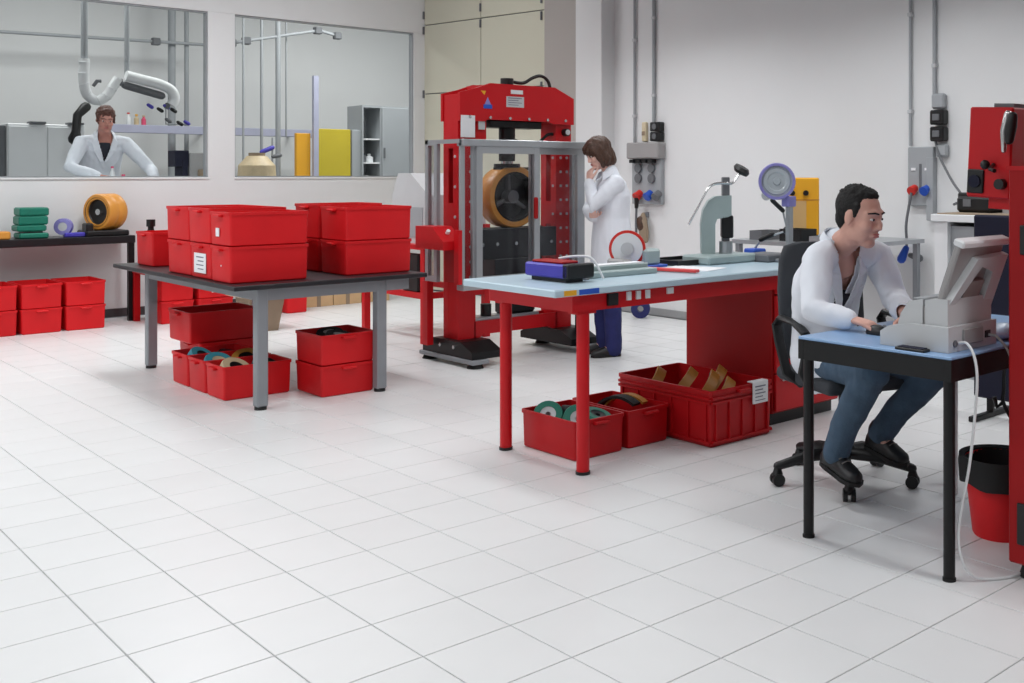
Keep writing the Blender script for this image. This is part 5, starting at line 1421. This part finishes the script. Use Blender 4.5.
def shoe(person, heel, toe, up, m_=M_BOOT, ankle=None, k=1.0):
    heel, toe, up = V(heel), V(toe), V(up).normalized()
    d = (toe - heel).normalized()
    side = d.cross(up).normalized()
    up = side.cross(d).normalized()
    L = (toe - heel).length
    m2 = MB()
    rings = []
    for t, hw, h in ((-0.01, 0.022, 0.05), (0.02, 0.034, 0.075), (0.25, 0.036, 0.085), (0.5, 0.040, 0.07), (0.75, 0.046, 0.052), (0.92, 0.038, 0.042), (1.0, 0.018, 0.03)):
        c = heel + d * L * t
        rg_ = []
        for j in range(14):
            a = 2 * PI * j / 14
            sa = math.sin(a)
            rg_.append(c + side * hw * k * math.cos(a) + up * (max(0.0, (sa + 0.35) / 1.35) * h * k + 0.015 * k))
        rings.append(rg_)
    m2.loft(rings)
    if ankle is not None:
        m2.limb([(heel + d * L * 0.2 + up * 0.05 * k, 0.042 * k), (V(ankle), 0.05 * k)], n=14)
        m2.fuse(0.008, 2)
    s = m2.obj('shoe', m_, person)
    so = MB()
    rings = []
    for h in (0.0, 0.018):
        rings.append([heel + d * L * t + side * w_ * k + up * h * k for t, w_ in ((-0.03, 0), (0.0, 0.026), (0.2, 0.036), (0.5, 0.041), (0.75, 0.048), (0.94, 0.038), (1.03, 0), (0.94, -0.038), (0.75, -0.048), (0.5, -0.041), (0.2, -0.036), (0.0, -0.026))])
    so.loft(rings).obj('sole', M_RUBBER, s, smooth=False)
    if ankle is not None:
        lc = MB()
        for j in range(4):
            c = heel + d * L * (0.62 - 0.1 * j) + up * (0.068 + 0.012 * j) * k
            lc.limb([(c - side * 0.022 * k, 0.004 * k), (c + up * 0.006 * k, 0.004 * k), (c + side * 0.022 * k, 0.004 * k)], n=6)
        lc.obj('laces', M_LACE, s)
    return s


def vcut(mb, top, f, u, s, depth, width, front=0.02, below=0.05):
    """open a V neck: drop the faces in front of the chest inside the V"""
    top, f, u, s = V(top), V(f).normalized(), V(u).normalized(), V(s).normalized()
    kill = []
    for fc in mb.bm.faces:
        q = fc.calc_center_median() - top
        b = -q.dot(u)
        if -below < b < depth and q.dot(f) > -front:
            if abs(q.dot(s)) < width * (1 - b / depth) + 0.004:
                kill.append(fc)
    bmesh.ops.delete(mb.bm, geom=kill, context='FACES')


# --- seated man
p1 = thing('person', 'dark haired man in a white lab coat and jeans seated at the blue desk', 'person', (3.72, 2.95, 0))
hf, hu = V((0.04, -0.97, -0.20)), V((-0.02, -0.10, 1))
hc_ = V((3.588, 2.632, 1.195))
nb = V((3.62, 2.775, 1.06))
body = MB()
at, ax = add_head(body, hc_, hf, hu, 1.0, nb)
shR, shL = V((3.485, 2.77, 1.015)), V((3.83, 2.715, 1.02))
elR, wrR = V((3.35, 2.685, 0.825)), V((3.372, 2.52, 0.806))
elL, wrL = V((3.82, 2.625, 0.84)), V((3.62, 2.42, 0.803))
pel = V((3.77, 2.96, 0.56))
hpR, hpL = V((3.67, 2.94, 0.56)), V((3.85, 2.90, 0.56))
knR, anR = V((3.535, 2.54, 0.575)), V((3.58, 2.76, 0.22))
knL, anL = V((3.93, 2.46, 0.565)), V((3.89, 2.75, 0.25))
sd = (shR - shL).normalized()
body.limb([(pel, (0.12, 0.08)), (V((3.735, 2.93, 0.75)), (0.12, 0.08)), (V((3.675, 2.855, 0.92)), (0.13, 0.085)), (V((3.645, 2.80, 1.0)), (0.12, 0.08)), (nb, (0.065, 0.06))], n=18, ref=sd)
for sh, el, wr in ((shR, elR, wrR), (shL, elL, wrL)):
    body.limb([(nb.lerp(sh, 0.5) - V((0, 0, 0.015)), 0.04), (sh, 0.045), (sh.lerp(el, 0.5), 0.043), (el, 0.036), (el.lerp(wr, 0.4), 0.037), (wr, 0.026)], n=12)
for hp, kn, an in ((hpR, knR, anR), (hpL, knL, anL)):
    body.limb([(hp, 0.06), (hp.lerp(kn, 0.5), 0.05), (kn, 0.036)], n=12)
    body.limb([(kn, 0.036), (kn.lerp(an, 0.35), 0.036), (an, 0.03), (an + V((-0.01, -0.04, -0.05)), 0.028)], n=12)
add_hand(body, wrR, V((0.12, -0.98, -0.14)), V((0, 0, 1)), 1.0, 0.42, -1)
add_hand(body, wrL, V((-0.75, -0.6, -0.1)), V((0, 0, 1)), 1.0, 0.4, 1)
body.fuse(0.0052, 2)
bo1 = body.obj('body', M_SKIN, p1, angle=80)
face_parts(p1, at, ax, 1.0, M_HAIRB)
hr = MB()
hr.ell(at(-0.026, 0.044), (0.0775, 0.094, 0.090), ax, n=24, m=16)
hr.ell(at(-0.06, -0.005), (0.066, 0.046, 0.07), ax, n=20, m=12)
hr.ell(at(0.008, 0.100), (0.050, 0.056, 0.028), ax, n=18, m=10)
for q in (-1, 1):
    hr.limb([(at(0.020, 0.055, q * 0.064), 0.014), (at(0.014, 0.012, q * 0.067), 0.009)], n=10)
hr.fuse(0.006, 1)
hr.bm.normal_update()
for v in hr.bm.verts:
    q = v.co * 70
    w_ = (v.co - at(-0.02, 0.03)).dot(ax[2])
    v.co += v.normal * (0.004 * noise.noise(q) + 0.003 * noise.noise(q * 2.2)) * (1.5 if w_ > 0.06 else 0.35)
hr.obj('hair', M_HAIRB, p1, angle=60)
# lab coat
ct1 = MB()
torso_rings = [(V((3.775, 2.96, 0.555)), (0.175, 0.12)), (V((3.76, 2.95, 0.66)), (0.165, 0.115)), (V((3.72, 2.915, 0.80)), (0.162, 0.115)), (V((3.675, 2.855, 0.92)), (0.172, 0.12)), (V((3.645, 2.805, 1.0)), (0.165, 0.10)), (V((3.632, 2.785, 1.045)), (0.105, 0.08)), (V((3.622, 2.775, 1.075)), (0.072, 0.072))]
ct1.limb(torso_rings, n=28, ref=sd)
for sh, el, wr in ((shR, elR, wrR), (shL, elL, wrL)):
    ct1.limb([(nb.lerp(sh, 0.42) + V((0, 0, 0.002)), 0.064), (nb.lerp(sh, 0.7), 0.07), (sh - V((0, 0, 0.005)), 0.07), (sh.lerp(el, 0.5), 0.064), (el, 0.055), (el.lerp(wr, 0.5), 0.05), (wr.lerp(el, 0.06), 0.043)], n=16)
# coat skirt over the thighs and hanging at the sides of the seat
ct1.limb([(V((3.68, 2.96, 0.58)), (0.098, 0.098)), (V((3.65, 2.83, 0.585)), (0.095, 0.088)), (V((3.62, 2.74, 0.59)), (0.092, 0.082))], n=16, ref=(1, 0, 0))
ct1.limb([(V((3.82, 2.95, 0.58)), (0.10, 0.10)), (V((3.85, 2.78, 0.585)), (0.10, 0.088))], n=16, ref=(1, 0, 0))
ct1.limb([(V((3.625, 2.87, 0.60)), (0.026, 0.09)), (V((3.605, 2.85, 0.52)), (0.02, 0.095)), (V((3.60, 2.83, 0.45)), (0.014, 0.09))], n=14, ref=(1, 0, 0))
ct1.fuse(0.0075, 4, 0.0085, 12)
from mathutils.bvhtree import BVHTree
ct1.bm.normal_update()
tor = MB()
tor.limb(torso_rings, n=28, ref=sd)
coat_tree = BVHTree.FromBMesh(tor.bm)
cfw = (ax[1] * 0 + V((-0.2, -0.95, 0.0))).normalized()
csd = sd
cup = V((-0.05, -0.42, 0.9)).normalized()
cup = V((3.622, 2.775, 1.075)) - V((3.69, 2.925, 0.80))
cup.normalize()
cfn = csd.cross(cup).normalized()
if cfn.dot(cfw) < 0:
    cfn = -cfn
vcut(ct1, V((3.622, 2.775, 1.075)), cfn, cup, csd, 0.27, 0.062, -0.02)
co1 = ct1.obj('lab_coat', M_COAT, p1, angle=80)
sl = co1.modifiers.new('thickness', 'SOLIDIFY')
sl.thickness = 0.004
# fuller chest inside the V, dark undershirt, collar and lapels, placket, pocket
MB().limb([(V((3.652, 2.80, 0.99)) + cfn * 0.03, (0.075, 0.055)), (V((3.635, 2.785, 1.03)) + cfn * 0.012, (0.06, 0.052)), (nb + V((0, 0, 0.01)), (0.052, 0.052))], n=16, ref=csd).obj('neck_base', M_SKIN, p1)
MB().limb([(V((3.69, 2.92, 0.81)) + cfn * 0.10, (0.05, 0.03)), (V((3.667, 2.868, 0.905)) + cfn * 0.106, (0.045, 0.028))], n=12, ref=csd).obj('undershirt', M_SHIRT, p1)


def lapel(person, pts, nrm, m_=M_COAT, th=0.006):
    """folded cloth strip through (inner, outer) point pairs"""
    nrm = V(nrm).normalized()
    rings = []
    for a, b in pts:
        a, b = V(a), V(b)
        rings.append([a, b, b + nrm * th, a + nrm * th])
    return MB().loft(rings).obj('lapel', m_, person, smooth=False)


top = V((3.622, 2.775, 1.075))


def cp_(a, b, out):
    """point on the chest: a to the wearer's right, b down from the collar, out in front"""
    p = top + csd * a - cup * b
    hit = coat_tree.ray_cast(p + cfn * 0.5, -cfn)[0]
    return (hit if hit is not None else p) + cfn * out


def collar(person, c, f, u, s, r, a0=50, h=0.036, flare=0.016):
    """turned-down collar around the neck, open in front"""
    rings = []
    for k in range(21):
        a = math.radians(a0 + (360 - 2 * a0) * k / 20)
        d = s * math.sin(a) + f * (math.cos(a) * 0.95)
        rings.append([c + d * r + u * h, c + d * (r + 0.004) + u * (h + 0.003), c + d * (r + flare) - u * 0.006, c + d * (r + flare - 0.005) - u * 0.008])
    return MB().loft(rings).obj('collar', M_COAT, person)


collar(p1, top + cup * 0.01, cfn, cup, csd, 0.067, a0=38, h=0.03, flare=0.016)
for q in (-1, 1):
    lapel(p1, [(cp_(q * 0.056, 0.01, 0.016), cp_(q * 0.09, 0.02, 0.012)), (cp_(q * 0.056, 0.04, 0.016), cp_(q * 0.108, 0.07, 0.013)), (cp_(q * 0.048, 0.075, 0.014), cp_(q * 0.08, 0.085, 0.013)), (cp_(q * 0.042, 0.10, 0.013), cp_(q * 0.092, 0.105, 0.013)), (cp_(q * 0.018, 0.19, 0.012), cp_(q * 0.055, 0.185, 0.012)), (cp_(q * -0.002, 0.275, 0.010), cp_(q * 0.018, 0.265, 0.010))], cfn, th=0.005)
pk = [cp_(a_, b_, 0.007) for a_, b_ in ((-0.055, 0.15), (-0.12, 0.15), (-0.12, 0.23), (-0.055, 0.23))]
MB().loft([pk, [p + cfn * 0.004 for p in pk]]).obj('breast_pocket', M_COAT, p1, smooth=False)
# jeans
je = MB()
je.limb([(V((3.775, 2.95, 0.57)), (0.13, 0.09)), (V((3.77, 2.95, 0.64)), (0.125, 0.085))], n=18, ref=sd)
for hp, kn, an in ((hpR, knR, anR), (hpL, knL, anL)):
    je.limb([(hp + V((0.02, -0.02, 0)), 0.082), (hp.lerp(kn, 0.5), 0.08), (kn, 0.07)], n=16)
    je.limb([(kn, 0.068), (kn.lerp(an, 0.3), 0.067), (kn.lerp(an, 0.7), 0.06), (an + V((0, -0.01, -0.015)), 0.056)], n=16)
for kn in (knR, knL):
    je.ell(kn + V((0, -0.006, 0.0)), (0.071, 0.071, 0.071))
je.fuse(0.008, 3, 0.006, 16).obj('jeans', M_JEANS, p1, angle=80)
shoe(p1, (3.60, 2.83, 0.135), (3.545, 2.61, 0.095), (-0.05, -0.2, 1), ankle=anR + V((0, 0.0, 0.0)))
shoe(p1, (3.90, 2.82, 0.155), (3.87, 2.60, 0.115), (0, -0.2, 1), ankle=anL + V((0, 0.0, 0.0)))

# --- standing woman
p2 = thing('person', 'brown haired woman in a white lab coat standing beside the red press', 'person', (5.26, 6.19, 0))
wf = V((-0.88, 0.30, -0.42))
wh = V((5.20, 6.25, 1.525))
wn = V((5.275, 6.21, 1.385))
wb_ = MB()
at, ax = add_head(wb_, wh, wf, V((-0.35, 0.15, 1)), 0.94, wn)
ff = V((-0.93, 0.36, 0)).normalized()
ws_ = ff.cross(V((0, 0, 1))).normalized()      # her right-hand side
sR, sL = V((5.285, 6.205, 1.32)) + ws_ * 0.16, V((5.285, 6.205, 1.32)) - ws_ * 0.16
base = V((5.28, 6.19, 0))
hpR, hpL = base + ws_ * 0.085 + V((0, 0, 0.84)), base - ws_ * 0.085 + V((0, 0, 0.84))
knR, knL = base + ws_ * 0.08 + ff * 0.06 + V((0, 0, 0.46)), base - ws_ * 0.09 + ff * 0.03 + V((0, 0, 0.46))
anR, anL = base + ws_ * 0.075 + ff * 0.03 + V((0, 0, 0.09)), base - ws_ * 0.10 + ff * 0.02 + V((0, 0, 0.09))
chin = wh + ax[1] * 0.075 - ax[2] * 0.115
elL, wrL = sL + ff * 0.20 + V((0, 0, -0.19)), chin + ff * 0.065 - ws_ * 0.03 + V((0, 0, -0.075))
elR = sR + ff * 0.12 + V((0, 0, -0.23))
wrR = elL + V((0, 0, -0.075)) + ws_ * 0.10 - ff * 0.04
wb_.limb([(base + V((0, 0, 0.84)), (0.13, 0.09)), (base + V((0, 0, 1.02)), (0.11, 0.085)), (base + V((0, 0, 1.2)), (0.13, 0.095)), (V((5.285, 6.2, 1.3)), (0.11, 0.07)), (wn, (0.055, 0.055))], n=18, ref=ws_)
for sh, el, wr in ((sR, elR, wrR), (sL, elL, wrL)):
    wb_.limb([(wn.lerp(sh, 0.5) - V((0, 0, 0.03)), 0.045), (sh, 0.045), (sh.lerp(el, 0.5), 0.038), (el, 0.032), (el.lerp(wr, 0.4), 0.032), (wr, 0.022)], n=12)
for hp, kn, an in ((hpR, knR, anR), (hpL, knL, anL)):
    wb_.limb([(hp, 0.075), (kn, 0.05), (kn.lerp(an, 0.35), 0.046), (an, 0.033), (an + ff * 0.06 - V((0, 0, 0.04)), 0.03)], n=12)
add_hand(wb_, wrL, V((0, 0, 1)) - ff * 0.1 + ws_ * 0.25, ff * 0.95 - ws_ * 0.3, 0.9, 0.85, 1)
add_hand(wb_, wrR, -ws_ * 0.9 + ff * 0.25, ff * -0.1 - V((0, 0, 1)), 0.9, 0.45, 1)
wb_.fuse(0.006, 2).obj('body', M_SKINP, p2, angle=80)
face_parts(p2, at, ax, 0.94, M_HAIRR)
hr = MB()
k_ = 0.94
hr.ell(at(-0.016, 0.045), (0.090, 0.106, 0.096), ax, n=24, m=16)
hr.ell(at(-0.045, -0.03), (0.088, 0.075, 0.10), ax, n=22, m=14)
hr.ell(at(-0.07, -0.075), (0.075, 0.045, 0.06), ax, n=18, m=12)
for q in (-1, 1):
    hr.limb([(at(0.055, 0.065, q * 0.058), 0.024), (at(0.035, 0.01, q * 0.078), 0.026), (at(0.03, -0.055, q * 0.080), 0.022), (at(0.03, -0.10, q * 0.07), 0.012)], n=10)
    hr.limb([(at(0.0, 0.06, q * 0.07), 0.03), (at(-0.02, -0.05, q * 0.08), 0.03), (at(-0.01, -0.10, q * 0.07), 0.018)], n=10)
hr.limb([(at(0.05, 0.095, -0.05), 0.022), (at(0.085, 0.075, -0.02), 0.022), (at(0.086, 0.075, 0.02), 0.022), (at(0.05, 0.095, 0.05), 0.022)], n=10)
for d_ in (-0.03, 0.0, 0.03):
    hr.limb([(at(0.075, 0.09, d_), 0.016), (at(0.094, 0.06, d_ * 1.2), 0.013), (at(0.098, 0.042, d_ * 1.3), 0.007)], n=8)
hr.fuse(0.007, 2)
hr.bm.normal_update()
for v in hr.bm.verts:
    q = v.co * 55
    v.co += v.normal * (0.007 * noise.noise(V((q.x, q.y, q.z * 0.25))))
hr.obj('hair', M_HAIRR, p2, angle=60)
ct2 = MB()
ct2.limb([(base + ff * 0.01 + V((0, 0, 0.50)), (0.205, 0.165)), (base + V((0, 0, 0.66)), (0.20, 0.16)), (base + V((0, 0, 0.86)), (0.19, 0.15)), (base + V((0, 0, 1.04)), (0.165, 0.135)), (base + V((0, 0, 1.20)), (0.175, 0.14)), (V((5.285, 6.2, 1.30)), (0.15, 0.105)), (V((5.28, 6.205, 1.345)), (0.085, 0.075)), (wn + V((0, 0, 0.005)), (0.064, 0.064))], n=28, ref=ws_)
for sh, el, wr in ((sR, elR, wrR), (sL, elL, wrL)):
    ct2.limb([(wn.lerp(sh, 0.6) - V((0, 0, 0.04)), 0.062), (sh - V((0, 0, 0.012)), 0.066), (sh.lerp(el, 0.5), 0.062), (el, 0.056), (el.lerp(wr, 0.5), 0.05), (wr.lerp(el, 0.06), 0.042)], n=16)
ct2.fuse(0.009, 4, 0.008, 11).obj('lab_coat', M_COAT, p2, angle=80)
lapel(p2, [(wn + ws_ * 0.065 + ff * -0.02 + V((0, 0, 0.03)), wn + ws_ * 0.1 + V((0, 0, -0.01))), (wn + ws_ * 0.05 + ff * 0.065 + V((0, 0, 0.0)), wn + ws_ * 0.09 + ff * 0.08 + V((0, 0, -0.06)))], ff)
lapel(p2, [(wn - ws_ * 0.065 + ff * -0.02 + V((0, 0, 0.03)), wn - ws_ * 0.1 + V((0, 0, -0.01))), (wn - ws_ * 0.05 + ff * 0.065 + V((0, 0, 0.0)), wn - ws_ * 0.09 + ff * 0.08 + V((0, 0, -0.06)))], ff)
je = MB()
je.limb([(base + V((0, 0, 0.8)), (0.14, 0.1)), (base + V((0, 0, 0.95)), (0.125, 0.095))], n=18, ref=ws_)
for hp, kn, an in ((hpR, knR, anR), (hpL, knL, anL)):
    je.limb([(hp, 0.09), (hp.lerp(kn, 0.5), 0.084), (kn, 0.07), (kn.lerp(an, 0.5), 0.066), (an + V((0, 0, -0.035)), 0.064)], n=16)
je.fuse(0.009, 3, 0.006, 16).obj('jeans', M_JEANSN, p2, angle=80)
for an in (anR, anL):
    h0 = V((an.x, an.y, 0)) - ff * 0.05
    shoe(p2, h0 + V((0, 0, 0.002)), h0 + ff * 0.225 + V((0, 0, 0.002)), (0, 0, 1), k=0.92)

# --- man in the laboratory
p3 = thing('person', 'man in a white lab coat leaning over a bench behind the window glass', 'person', (3.4, 12.35, ZL))
lf = V((-0.12, -0.95, -0.28))
lh = V((3.40, 11.98, 1.925))
ln = V((3.43, 12.12, 1.79))
lb = MB()
at, ax = add_head(lb, lh, lf, V((0.0, -0.25, 1)), 1.03, ln)
lr = V((-1, 0.08, 0)).normalized()
sR, sL = V((3.43, 12.16, 1.70)) + lr * 0.2, V((3.43, 12.16, 1.70)) - lr * 0.2
elR, wrR = V((3.07, 11.98, 1.44)), V((3.29, 11.76, 1.35))
elL, wrL = V((3.83, 11.98, 1.43)), V((3.80, 11.72, 1.335))
hp0 = V((3.43, 12.38, 1.27))
lb.limb([(hp0, (0.14, 0.1)), (V((3.43, 12.3, 1.48)), (0.14, 0.1)), (V((3.43, 12.18, 1.68)), (0.15, 0.1)), (ln, (0.065, 0.06))], n=18, ref=lr)
for sh, el, wr in ((sR, elR, wrR), (sL, elL, wrL)):
    lb.limb([(ln.lerp(sh, 0.5) - V((0, 0, 0.03)), 0.05), (sh, 0.05), (sh.lerp(el, 0.5), 0.043), (el, 0.036), (el.lerp(wr, 0.4), 0.036), (wr, 0.026)], n=12)
for q in (-1, 1):
    h_ = hp0 + lr * 0.09 * q
    lb.limb([(h_, 0.08), (h_ + V((0, -0.02, -0.42)), 0.055), (h_ + V((0, 0.04, -0.78)), 0.036), (h_ + V((0, -0.04, -0.82)), 0.03)], n=12)
add_hand(lb, wrR, V((0.85, -0.45, -0.1)), V((0, 0, 1)), 1.0, 0.6, 1)
add_hand(lb, wrL, V((-0.3, -0.95, -0.05)), V((0, 0, 1)), 1.0, 0.4, 1)
lb.fuse(0.007, 2).obj('body', M_SKINR, p3, angle=80)
face_parts(p3, at, ax, 1.03, M_HAIRA)
hr = MB()
hr.ell(at(-0.022, 0.055), (0.088, 0.102, 0.098), ax, n=24, m=16)
hr.ell(at(-0.055, 0.0), (0.08, 0.055, 0.08), ax, n=20, m=12)
hr.ell(at(0.045, 0.105), (0.06, 0.05, 0.032), ax, n=18, m=10)
for q in (-1, 1):
    hr.limb([(at(0.03, 0.05, q * 0.068), 0.018), (at(0.02, -0.01, q * 0.074), 0.012)], n=10)
hr.fuse(0.008, 1)
hr.bm.normal_update()
for v in hr.bm.verts:
    v.co += v.normal * 0.012 * noise.noise(v.co * 45)
hr.obj('hair', M_HAIRA, p3, angle=60)
ct3 = MB()
ct3.limb([(V((3.43, 12.40, 0.95)), (0.23, 0.17)), (V((3.43, 12.38, 1.27)), (0.21, 0.16)), (V((3.43, 12.30, 1.48)), (0.205, 0.15)), (V((3.43, 12.19, 1.66)), (0.205, 0.13)), (V((3.43, 12.15, 1.74)), (0.14, 0.1)), (ln + V((0, 0, 0.01)), (0.075, 0.075))], n=26, ref=lr)
for sh, el, wr in ((sR, elR, wrR), (sL, elL, wrL)):
    ct3.limb([(ln.lerp(sh, 0.6) - V((0, 0, 0.03)), 0.07), (sh, 0.075), (sh.lerp(el, 0.5), 0.07), (el, 0.062), (el.lerp(wr, 0.5), 0.054), (wr.lerp(el, 0.08), 0.044)], n=16)
ct3.fuse(0.01, 4, 0.008, 11)
lup = (ln - V((3.43, 12.30, 1.48))).normalized()
lfn = lr.cross(lup).normalized()
if lfn.y > 0:
    lfn = -lfn
vcut(ct3, ln + V((0, 0, 0.02)), lfn, lup, lr, 0.27, 0.08, 0.012)
c3 = ct3.obj('lab_coat', M_COAT, p3, angle=80)
sl = c3.modifiers.new('thickness', 'SOLIDIFY')
sl.thickness = 0.005
MB().limb([(V((3.43, 12.24, 1.58)) + lfn * 0.05, (0.10, 0.07)), (V((3.43, 12.17, 1.69)) + lfn * 0.03, (0.09, 0.07))], n=14, ref=lr).obj('dark_shirt', M_SHIRT, p3)
for q in (-1, 1):
    cq = lambda a, b, o_: ln + lr * a * q - lup * b + lfn * o_
    lapel(p3, [(cq(0.06, -0.03, -0.03), cq(0.10, 0.0, -0.02)), (cq(0.075, 0.0, 0.06), cq(0.12, 0.06, 0.08)), (cq(0.05, 0.12, 0.12), cq(0.10, 0.13, 0.12)), (cq(0.01, 0.25, 0.15), cq(0.035, 0.24, 0.15))], lfn)
tr_ = MB()
tr_.limb([(hp0 + V((0, 0, -0.02)), (0.15, 0.11)), (hp0 + V((0, -0.02, 0.1)), (0.14, 0.1))], n=16, ref=lr)
for q in (-1, 1):
    h_ = hp0 + lr * 0.09 * q
    tr_.limb([(h_, 0.09), (h_ + V((0, -0.02, -0.42)), 0.075), (h_ + V((0, 0.04, -0.80)), 0.065)], n=14)
tr_.fuse(0.012, 2).obj('trousers', M_NAVY, p3, angle=80)
for q in (-1, 1):
    h_ = hp0 + lr * 0.09 * q
    h0 = V((h_.x, h_.y + 0.1, ZL))
    shoe(p3, h0, h0 + V((0, -0.26, 0)), (0, 0, 1))
